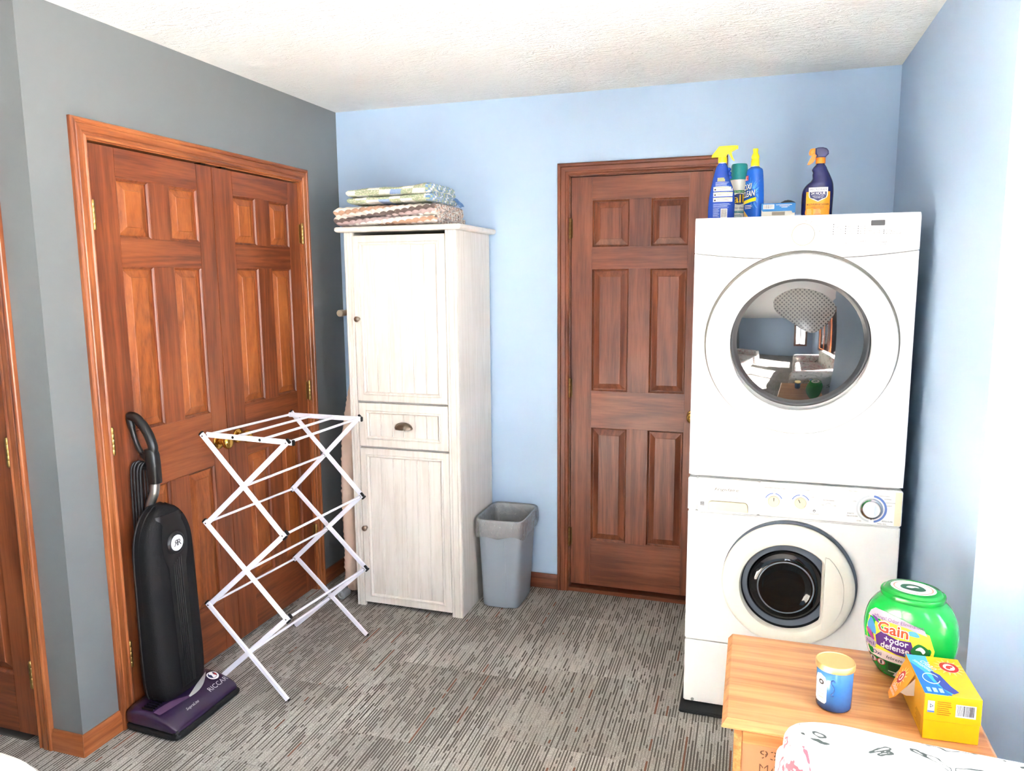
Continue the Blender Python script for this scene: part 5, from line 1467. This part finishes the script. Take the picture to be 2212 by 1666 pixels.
# ------------------------------------------------------------------ small pine side table and what stands on it
PT = dict(dark=(168, 102, 52), mid=(204, 144, 88), light=(222, 168, 112))
M_PINE = wood('pine_x', PT['dark'], PT['mid'], PT['light'], 'x', stretch=0.05, scale=20, rough=0.36, knots=True, bumps=0.05)
M_PINEY = wood('pine_y', PT['dark'], PT['mid'], PT['light'], 'y', stretch=0.05, scale=20, rough=0.36, bumps=0.05)
M_HARD = mat('fibreboard', (176, 122, 84), 0.7, bump=(160, 0.15, 0.001))
TX0, TX1, TY0, TY1, TZ = 2.048, 2.596, -1.938, -1.508, 0.600
tab = thing('side_table', 'low pine side table in front of the washer, holding a candle', 'table', ((TX0 + TX1) / 2, (TY0 + TY1) / 2, 0))
bm = bmesh.new(); rings = []
for d, z in ((0.012, 0.577), (0.004, 0.5785), (0.0, 0.582), (0.0, 0.585), (0.010, 0.5985), (0.012, 0.600)):
    rings.append([Vector((TX0 + d, TY0 + d, z)), Vector((TX1 - d, TY0 + d, z)), Vector((TX1 - d, TY1 - d * 0.2, z)), Vector((TX0 + d, TY1 - d * 0.2, z))])
loft(bm, rings); obj('top', bm, M_PINE, tab, 20)
BX0, BX1, BY0, BY1 = 2.075, 2.560, -1.905, -1.530
obj('side_panel', bx(BX0, BX0 + 0.018, BY0, BY1, 0.0006, 0.5765, 0.001), M_PINEY, tab)
obj('side_panel', bx(BX1 - 0.018, BX1, BY0, BY1, 0.0006, 0.5765, 0.001), M_PINEY, tab)
obj('rail', bx(BX0 + 0.0185, BX1 - 0.0185, BY0 + 0.002, BY0 + 0.020, 0.530, 0.560, 0.001), M_PINE, tab)
obj('rail', bx(BX0 + 0.0185, BX1 - 0.0185, BY0 + 0.006, BY0 + 0.020, 0.562, 0.5765, 0.001), M_SHADE, tab)  # dark strip standing in for the shaded gap below the top
bp = obj('back_panel', bx(BX0 + 0.0185, BX1 - 0.0185, BY0 + 0.004, BY0 + 0.010, 0.02, 0.529), M_HARD, tab)
obj('rear_panel', bx(BX0 + 0.0185, BX1 - 0.0185, BY1 - 0.018, BY1, 0.02, 0.5765), M_PINE, tab)
QT = lambda u, v, l=0.0: Vector((u, BY0 + 0.0036 - l, v))
M_STEN = mat('stencil_ink', (96, 62, 40), 0.8)
def stencil(s, u, v, h, w_):
    text('stencil_text', s, h, QT, M_STEN, bp, u, v, w=w_, bold=-0.006)
    for k_ in range(len(s)): patch('stencil_gap', u - w_ / 2 + w_ * (k_ + 0.5) / len(s) - 0.0012, u - w_ / 2 + w_ * (k_ + 0.5) / len(s) + 0.0012, v - h * 0.42, v + h * 0.42, QT, M_HARD, bp, 1, 1, 0.0004)
stencil('93', 2.152, 0.508, 0.030, 0.038); stencil('MA', 2.152, 0.474, 0.030, 0.042)

# candle
cn = thing('candle_jar', 'blue glass candle jar with a gold lid on the pine table', 'candle', (2.289, -1.805, TZ + 0.0006), 0.0, local=True)
def jar_mat():
    m, nt, b = new_mat('blue_frosted_glass'); t = NT(nt)
    tc = t.n('TexCoord'); sp = t.n('SeparateXYZ'); t.l(tc.outputs['Object'], sp.inputs[0])
    nz = t.noise(tc.outputs['Object'], 30, 3)
    f = t.math('ADD', t.math('MULTIPLY', sp.outputs['Z'], 9.0), t.math('MULTIPLY', nz, 0.25))
    t.l(t.ramp(f, [(0.12, lin((24, 58, 106))), (0.35, lin((42, 104, 168))), (0.9, lin((66, 130, 190)))]), b.inputs['Base Color'])
    b.inputs['Roughness'].default_value = 0.22; b.inputs['Coat Weight'].default_value = 0.3
    return m
bm = bmesh.new(); lathe(bm, [(0.034, 0), (0.0372, 0.002), (0.0380, 0.006), (0.0385, 0.050), (0.0388, 0.096), (0.037, 0.098)], (0, 0, 0), (0, 0, 1), 48); jr = obj('jar', bm, jar_mat(), cn, 50)
bm = bmesh.new(); lathe(bm, [(0.0400, 0.0935), (0.0418, 0.0945), (0.0422, 0.097), (0.0422, 0.105), (0.0410, 0.1085), (0.0395, 0.1090), (0.038, 0.1075), (0.001, 0.1078)], (0, 0, 0), (0, 0, 1), 56); obj('lid', bm, M_GOLD, cn, 40)
def QJ(u, v, l=0.0):     # u = arc length from the left-front
    a = -pi / 2 - 0.95 + u / 0.0385
    return Vector(((0.0389 + l) * cos(a), (0.0389 + l) * sin(a), v))
lab = [(-0.017, 0.022), (-0.017, 0.068), (-0.012, 0.080), (0.0, 0.085), (0.012, 0.080), (0.017, 0.068), (0.017, 0.022), (0.013, 0.017), (-0.013, 0.017)]
poly_patch('label', lab, QJ, mat('label_paper', (240, 236, 226), 0.6), jr, 0.0003)
disc('label_print', 0.003, 0.066, 0.007, 0.006, QJ, M_INKD, jr, 0.0006, 20, 2, rin=0.45)
for s, v in (('coastal', 0.048), ('breeze', 0.039), ('candle', 0.030)): text('printed_text', s, 0.006, QJ, M_INK, jr, 0.002, v, lift=0.0006)
M_SEA = mat('seahorse_print', (34, 84, 146), 0.3)
sea = [QJ(0.0305 + dx, 0.078 - dz, 0.0004) for dx, dz in ((0.003, 0.004), (0.0, 0.0), (-0.004, 0.003), (-0.004, 0.009), (0.000, 0.014), (0.002, 0.022), (0.000, 0.030), (-0.003, 0.034), (-0.001, 0.038), (0.002, 0.036))]
bm = bmesh.new(); tube(bm, spline(sea, 4), [0.0014] * (9 * 4 + 1), 6); obj('seahorse', bm, M_SEA, jr, 60)

# green detergent tub
tub = thing('detergent_tub', 'bright green laundry detergent tub with round lid on the pine table', 'detergent tub', (2.474, -1.612, TZ + 0.0008), radians(-24), local=True)
M_GRN = mat('green_plastic', (10, 168, 62), 0.2, coat=0.2)
GT = Bottle([(0, 0, 0.060, 0.036), (0.004, 0, 0.066, 0.042), (0.02, 0, 0.077, 0.052), (0.05, 0, 0.091, 0.060), (0.085, 0, 0.1005, 0.064), (0.115, 0, 0.1035, 0.065), (0.145, 0, 0.1010, 0.064), (0.170, 0, 0.0935, 0.062), (0.188, 0, 0.082, 0.060), (0.199, 0, 0.070, 0.057), (0.204, 0, 0.062, 0.053)], 2.5)
tb = obj('tub', GT.mesh(64), M_GRN, tub, 60)
bm = bmesh.new(); rings = []
for z, f in ((0.200, 0.94), (0.203, 1.0), (0.2045, 1.06), (0.213, 1.075), (0.216, 1.06), (0.2175, 0.98), (0.2225, 0.93), (0.224, 0.90)):
    rings.append(rring(0, 0, 0.066 * f, 0.0575 * f, 2.2, z, 56))
loft(bm, rings); ldd = obj('lid', bm, mat('green_lid', (8, 150, 52), 0.22), tub, 40)
QL = lambda u, v, l=0.0: Vector((u, v, 0.2244 + l))
disc('lid_sticker', 0, 0.0, 0.050, 0.042, QL, M_PWHITE, ldd, 0.0, 36)
disc('lid_sticker', 0, 0.0, 0.044, 0.037, QL, mat('sticker_coral', (232, 140, 120), 0.5), ldd, 0.0003, 36, 1, rin=0.93)
blob('lid_print', [(-0.024, -0.014), (-0.026, 0.006), (-0.008, 0.020), (0.014, 0.016), (0.028, 0.0), (0.018, -0.016), (-0.004, -0.020)], QL, mat('print_dkgreen', (30, 92, 60), 0.5), ldd, 0.0006)
blob('lid_print', [(-0.014, -0.006), (-0.010, 0.006), (0.004, 0.010), (0.012, 0.004), (0.004, 0.002), (-0.002, -0.006)], QL, M_PWHITE, ldd, 0.0009)
QG2 = GT.Q
U0 = -0.012       # label centre
def zone(u, v): return QG2
def gp(pts, m, lift, name='label_panel'): return poly_patch(name, [(U0 + a, b_) for a, b_ in pts], QG2, m, tb, lift)
M_LYEL, M_LGREY, M_LPUR = mat('label_yellow', (246, 232, 60), 0.4), mat('label_grey', (178, 172, 182), 0.4), mat('label_purple', (92, 40, 128), 0.4)
gp([(-0.070, 0.150), (-0.076, 0.110), (-0.070, 0.070), (-0.040, 0.070), (0.020, 0.070), (0.074, 0.068), (0.078, 0.105), (0.066, 0.142), (0.030, 0.152), (-0.020, 0.160)], M_LYEL, 0.0001)
gp([(-0.066, 0.162), (-0.072, 0.148), (-0.030, 0.150), (0.020, 0.147), (0.062, 0.138), (0.056, 0.150), (0.012, 0.164), (-0.030, 0.172), (-0.055, 0.172)], M_LGREY, 0.0006)
gp([(-0.036, 0.122), (-0.050, 0.106), (-0.046, 0.084), (0.0, 0.074), (0.034, 0.074), (0.036, 0.098), (0.030, 0.116), (0.0, 0.112)], M_LPUR, 0.0006)
gp([(-0.078, 0.090), (-0.076, 0.074), (-0.050, 0.072), (-0.046, 0.088), (-0.060, 0.094)], M_LGREY, 0.0008)
gp([(-0.074, 0.072), (-0.068, 0.052), (-0.020, 0.050), (0.030, 0.050), (0.074, 0.054), (0.076, 0.068), (0.030, 0.070), (-0.030, 0.073)], mat('label_blush', (240, 226, 220), 0.4), 0.0007)
gp([(-0.066, 0.050), (-0.058, 0.014), (-0.020, 0.008), (0.030, 0.008), (0.058, 0.014), (0.068, 0.050), (0.0, 0.048)], mat('label_dkgreen', (20, 112, 44), 0.4), 0.0003)
for pts, c in (([(-0.072, 0.120), (-0.064, 0.146), (-0.052, 0.128), (-0.050, 0.108)], (70, 150, 200)), ([(-0.074, 0.112), (-0.066, 0.118), (-0.052, 0.096), (-0.058, 0.092)], (176, 66, 140)), ([(0.036, 0.070), (0.066, 0.070), (0.068, 0.090), (0.046, 0.092)], (160, 60, 140)), ([(0.020, 0.132), (0.046, 0.132), (0.040, 0.142), (0.026, 0.142)], (90, 180, 220)), ([(-0.062, 0.152), (-0.044, 0.138), (-0.048, 0.150)], (100, 50, 140)), ([(0.016, 0.080), (0.030, 0.070), (0.040, 0.076), (0.030, 0.086)], (70, 160, 220))):
    blob('label_shape', [(U0 + a, b_) for a, b_ in pts], QG2, mat('label_%d_%d_%d' % c, c, 0.4), tb, 0.0008, 5)
blob('label_shape', [(U0 + a, b_) for a, b_ in ((0.030, 0.094), (0.046, 0.116), (0.068, 0.104), (0.060, 0.086), (0.042, 0.084))], QG2, mat('print_podgreen', (24, 120, 56), 0.35), tb, 0.0012, 5)
blob('label_shape', [(U0 + a, b_) for a, b_ in ((0.040, 0.100), (0.050, 0.110), (0.060, 0.102), (0.056, 0.094), (0.050, 0.100))], QG2, M_PWHITE, tb, 0.0018, 5)
def gt(s, size, u, v, m, lift=0.002, **kw): text('printed_text', s, size, QG2, m, tb, U0 + u, v, lift=lift, **kw)
gt('+flings! Odor Eliminators.', 0.012, 0.0, 0.1555, mat('print_plum', (110, 60, 120), 0.5), w=0.112)
gt('Gain', 0.038, -0.010, 0.1325, M_PWHITE, 0.0012, w=0.072, bold=0.06); gt('Gain', 0.036, -0.010, 0.1325, mat('gain_orange', (240, 84, 26), 0.4), 0.002, w=0.068, bold=0.022)
gt('+odor', 0.022, -0.002, 0.1065, M_PWHITE, w=0.054, bold=0.02); gt('defense', 0.022, -0.004, 0.0895, M_PWHITE, w=0.064, bold=0.02)
gt('3in1', 0.013, -0.062, 0.082, M_LPUR, w=0.022, bold=0.01); gt('Oxi', 0.014, -0.044, 0.0625, mat('logo_navy', (22, 40, 112), 0.4), w=0.022, bold=0.01)
gt('febreze', 0.012, -0.004, 0.0605, M_INKD, w=0.036, shear=0.2); gt('super', 0.009, 0.044, 0.0640, M_LPUR, w=0.022); gt('fresh', 0.009, 0.044, 0.0560, M_LPUR, w=0.02)
for u in (-0.055, -0.034):
    disc('warning_mark', U0 + u, 0.0405, 0.0095, 0.0085, QG2, M_PWHITE, tb, 0.001, 24); disc('warning_mark', U0 + u, 0.0405, 0.0095, 0.0085, QG2, mat('print_red', (206, 36, 44), 0.45), tb, 0.0016, 24, 1, rin=0.82)
    patch('warning_mark', U0 + u - 0.002, U0 + u + 0.002, 0.035, 0.046, QG2, M_PBLACK, tb, 1, 2, 0.0016)
lines(tb, QG2, U0 - 0.018, U0 + 0.048, 0.0455, 0.0042, 5, M_PBLACK, 0.5, 0.001)
lines(tb, QG2, U0 - 0.018, U0 + 0.030, 0.0235, 0.006, 1, M_PWHITE, 0.4, 0.001)
gt('1.21 kg (2.82 LB) 42 CT', 0.010, 0.004, 0.0135, M_PBLACK, 0.0008, w=0.062)

# opened yellow box of scent booster
bxm = thing('laundry_powder_box', 'open yellow and blue laundry powder carton at the front corner of the pine table', 'carton', (2.505, -1.797, TZ + 0.0006), radians(2.5), local=True)
M_BYEL = mat('carton_yellow', (250, 182, 16), 0.38); M_BORG = mat('carton_orange', (246, 150, 26), 0.4)
M_SKYB = mat('carton_sky', (60, 176, 232), 0.38); M_DEEPB = mat('carton_deepblue', (20, 110, 200), 0.38)
bm = bmesh.new(); box(bm, -0.053, 0.053, -0.086, 0.086, 0.0, 0.1005, 0.0008, 1); o = obj('carton', bm, M_BYEL, bxm)
bm = bmesh.new(); box(bm, -0.0538, 0.0545, -0.0872, 0.0872, 0.043, 0.1018, 0.0008, 1); lidp = obj('sleeve', bm, M_BYEL, bxm)
QTb = lambda u, v, l=0.0: Vector((u, v, 0.1021 + l))
def topblob(pts, m, lift): return poly_patch('printed_patch', pts, QTb, m, lidp, lift)
topblob([(-0.053, 0.086), (-0.053, -0.085), (-0.010, -0.086), (0.004, -0.075), (-0.006, -0.02), (-0.016, 0.03), (-0.012, 0.086)], M_SKYB, 0.0)
topblob([(-0.053, 0.05), (-0.053, -0.085), (0.0, -0.085), (-0.024, -0.035), (-0.034, 0.012)], M_DEEPB, 0.0004)
topblob([(-0.020, 0.02), (-0.004, 0.0), (0.006, -0.045), (0.016, -0.068), (0.004, -0.078), (-0.012, -0.06), (-0.020, -0.02)], mat('carton_indigo', (54, 64, 150), 0.4), 0.0007)
for kk in range(14):
    a = 2 * pi * kk / 14
    blob('sun_ray', [(0.024 + 0.018 * cos(a - .12), 0.040 + 0.022 * sin(a - .12)), (0.024 + 0.031 * cos(a), 0.040 + 0.038 * sin(a)), (0.024 + 0.018 * cos(a + .12), 0.040 + 0.022 * sin(a + .12))], QTb, mat('print_lemon', (255, 232, 140), 0.4), lidp, 0.0009, 2)
M_HRED = mat('hammer_red', (206, 40, 40), 0.45)
disc('emblem', 0.024, 0.040, 0.0195, 0.024, QTb, M_PWHITE, lidp, 0.0012, 30); disc('emblem', 0.024, 0.040, 0.019, 0.0235, QTb, M_HRED, lidp, 0.0016, 30, 1, rin=0.62)
text('printed_text', 'ARM & HAMMER', 0.005, QTb, M_PWHITE, lidp, 0.024, 0.059, w=0.026, lift=0.0019)
blob('emblem', [(0.017, 0.034), (0.021, 0.046), (0.032, 0.046), (0.031, 0.040), (0.026, 0.038), (0.025, 0.031)], QTb, M_HRED, lidp, 0.0018)
text('printed_text', 'clean', 0.026, QTb, M_PWHITE, lidp, -0.016, 0.040, w=0.042, rot=radians(-62), lift=0.0014)
text('printed_text', 'sensations', 0.016, QTb, M_PWHITE, lidp, -0.030, 0.036, w=0.052, rot=radians(-62), lift=0.0014)
bm = bmesh.new(); tube(bm, spline([QTb(-0.026 + 0.016 * cos(a), -0.020 + 0.022 * sin(a), 0.0012) for a in [0.4 + 0.5 * i for i in range(12)]], 3), 0.0009, 5); obj('swirl_print', bm, M_PWHITE, lidp, 60)
for kk in range(3): topblob([(-0.046 + 0.012 * kk, -0.06), (-0.046 + 0.012 * kk, -0.078), (-0.038 + 0.012 * kk, -0.078), (-0.038 + 0.012 * kk, -0.06)], mat('print_paleblue', (170, 190, 230), 0.5), 0.0010)
QFb = lambda u, v, l=0.0: Vector((u, -0.0875 - l, v))
barcode(lidp, QFb, 0.006, 0.044, 0.058, 0.086)
patch('recycle_mark', -0.047, -0.034, 0.062, 0.088, QFb, M_PWHITE, lidp, 1, 1, 0.0003); patch('recycle_mark', -0.047, -0.034, 0.062, 0.066, QFb, M_INKB, lidp, 1, 1, 0.0006)
disc('recycle_mark', -0.0405, 0.077, 0.0045, 0.0055, QFb, M_INKD, lidp, 0.0006, 3, 1, rin=0.6)
lines(lidp, QFb, -0.029, 0.000, 0.088, 0.0046, 7, mat('print_rust', (190, 104, 16), 0.5), 0.35)
lines(o, lambda u, v, l=0.0: Vector((-0.0533 - l, u, v)), -0.07, -0.02, 0.040, 0.0035, 9, mat('print_rust', (190, 104, 16), 0.5), 0.35)
# opened spout flap on the left side
bm = bmesh.new()
fpoly = [(-0.030, 0.0), (0.052, 0.0), (0.050, 0.020), (0.030, 0.062), (0.018, 0.082), (-0.006, 0.086), (-0.022, 0.070), (-0.034, 0.030)]
PF = lambda a, b_, t: Vector((-0.0545 - 0.50 * b_ - t * 0.87, a * 0.9 + 0.020, 0.100 - 0.87 * b_ + t * 0.5))
prism(bm, fpoly, PF, 0.0, 0.0016, 0.0004, 1); fl2 = obj('spout_flap', bm, M_BORG, bxm)
QFl = lambda u, v, l=0.0: PF(-u, v, 0.0020 + l)
for kk in range(12):
    a = 2 * pi * kk / 12
    blob('sun_ray', [(-0.010 + 0.012 * cos(a - .14), 0.032 + 0.014 * sin(a - .14)), (-0.010 + 0.026 * cos(a), 0.032 + 0.028 * sin(a)), (-0.010 + 0.012 * cos(a + .14), 0.032 + 0.014 * sin(a + .14))], QFl, mat('print_lemon', (255, 232, 140), 0.4), fl2, 0.0003, 2)
disc('emblem', -0.010, 0.032, 0.0145, 0.0165, QFl, M_PWHITE, fl2, 0.0006, 28); disc('emblem', -0.010, 0.032, 0.014, 0.016, QFl, M_HRED, fl2, 0.0009, 28, 1, rin=0.6)
patch('emblem', -0.014, -0.007, 0.027, 0.038, QFl, M_HRED, fl2, 1, 1, 0.0012)
text('printed_text', 'clean', 0.018, lambda u, v, l=0.0: QFl(u, 0.115 - v, l), M_PWHITE, fl2, -0.004, 0.058, w=0.034, lift=0.0006)
text('printed_text', 'sensations', 0.012, lambda u, v, l=0.0: QFl(u, 0.115 - v, l), M_PWHITE, fl2, -0.002, 0.046, w=0.040, lift=0.0006)
bm = bmesh.new()
for s_ in (-0.032, 0.050):
    prism(bm, [(-0.054, 0.092), (-0.054, 0.052), (-0.070, 0.050), (-0.082, 0.056)], lambda a, b_, t: Vector((a, 0.9 * s_ + 0.020 + t, b_)), -0.0006, 0.0006)
obj('spout_wing', bm, mat('carton_inside', (184, 170, 158), 0.85), bxm)

# ------------------------------------------------------------------ floral sofas around the camera
def floral():
    m, nt, b = new_mat('floral_chintz'); t = NT(nt)
    tc = t.n('TexCoord')
    n1 = t.noise(tc.outputs['Object'], 6.5, 2, 0.55, 1.4); n2 = t.noise(tc.outputs['Object'], 60, 1, 0.6)
    add = t.n('VectorMath', operation='ADD'); t.l(tc.outputs['Object'], add.inputs[0]); add.inputs[1].default_value = (7.3, 2.1, 4.4)
    n3 = t.noise(add.outputs[0], 7.5, 3, 0.6, 1.8); n4 = t.noise(add.outputs[0], 2.1, 1)
    line = t.math('LESS_THAN', t.math('ABSOLUTE', t.math('SUBTRACT', t.math('ADD', n1, t.math('MULTIPLY', n2, 0.05)), 0.625)), t.math('MULTIPLY', n2, 0.022))
    fill = t.math('MULTIPLY', t.math('GREATER_THAN', n1, 0.60), t.math('GREATER_THAN', n2, 0.53))
    core = t.math('GREATER_THAN', n1, 0.685)
    flw = t.math('GREATER_THAN', n4, 0.50)
    pink = t.math('MULTIPLY', t.math('LESS_THAN', t.math('ABSOLUTE', t.math('SUBTRACT', n3, 0.56)), t.math('MULTIPLY', n2, 0.05)), flw)
    gold = t.math('MULTIPLY', t.math('GREATER_THAN', n3, 0.66), flw)
    c = t.mix(t.math('MULTIPLY', fill, 0.45), lin((226, 223, 214)), lin((120, 132, 116)))
    c = t.mix(t.math('MAXIMUM', line, core), c, lin((74, 84, 78)))
    c = t.mix(pink, c, lin((206, 112, 124))); c = t.mix(gold, c, lin((190, 150, 60)))
    t.l(c, b.inputs['Base Color']); b.inputs['Roughness'].default_value = 0.8
    t.bump(t.noise(tc.outputs['Object'], 18, 1), 0.3, 0.01, b)
    return m
M_FLOR = floral()
def soft(name, par, x0, x1, y0, y1, z0, z1, r=0.06, m=None, skew=0.0):
    bm = bmesh.new(); rings = []
    cx_, cy_, hx, hy = (x0 + x1) / 2, (y0 + y1) / 2, (x1 - x0) / 2, (y1 - y0) / 2
    lv = [(z0, r * 0.3), (z0 + 0.02, 0.0), ((z0 + z1) / 2, -0.008), (z1 - r, 0.0)] + [(z1 - r + r * sin(a), r * (1 - cos(a))) for a in [0.26 * i for i in range(1, 7)]]
    tz = lv[-1][0]
    for z, d in lv: rings.append(rring(cx_, cy_, hx - d, hy - d, 9, z, 96))
    for f in (0.9, 0.75, 0.55, 0.3, 0.05): rings.append([Vector((cx_ + (p.x - cx_) * f, cy_ + (p.y - cy_) * f, tz + 0.014 * (1 - f * f))) for p in rings[len(lv) - 1]])
    for rg in rings:
        for p in rg: p += Vector((0.006 * noise.noise(p * 9), 0.006 * noise.noise(p * 9 + Vector((9, 0, 0))), 0.006 * noise.noise(p * 6 + Vector((0, 5, 0)))))
    for rg in rings:
        for p in rg: p.y -= skew * (p.x - x0)
    loft(bm, rings); return obj(name, bm, m or M_FLOR, par, 60)
s1 = thing('floral_sofa', 'white floral sofa arm in the sun at the lower right corner', 'sofa', (2.70, -2.95, 0))
soft('arm', s1, 2.172, 3.10, -2.330, -1.948, 0.02, 0.662, 0.045, skew=0.10)
soft('arm_skirt', s1, 2.158, 2.24, -2.300, -2.010, 0.02, 0.622, 0.03)
soft('seat', s1, 2.25, 3.06, -3.62, -2.40, 0.10, 0.44, 0.05)
soft('arm', s1, 2.20, 3.18, -3.98, -3.640, 0.02, 0.640, 0.07)
soft('backrest', s1, 3.02, 3.24, -3.62, -2.345, 0.30, 0.86, 0.07)
s2 = thing('floral_loveseat', 'white floral loveseat barely in frame at the lower left corner', 'sofa', (0.10, -3.3, 0))
soft('arm', s2, -0.55, 0.775, -2.86, -2.485, 0.02, 0.612, 0.05)
soft('seat', s2, -0.35, 0.68, -4.20, -2.875, 0.10, 0.42, 0.05)
soft('backrest', s2, -0.58, -0.34, -4.20, -2.875, 0.25, 0.84, 0.06)
soft('arm', s2, -0.55, 0.700, -4.55, -4.215, 0.02, 0.600, 0.06)
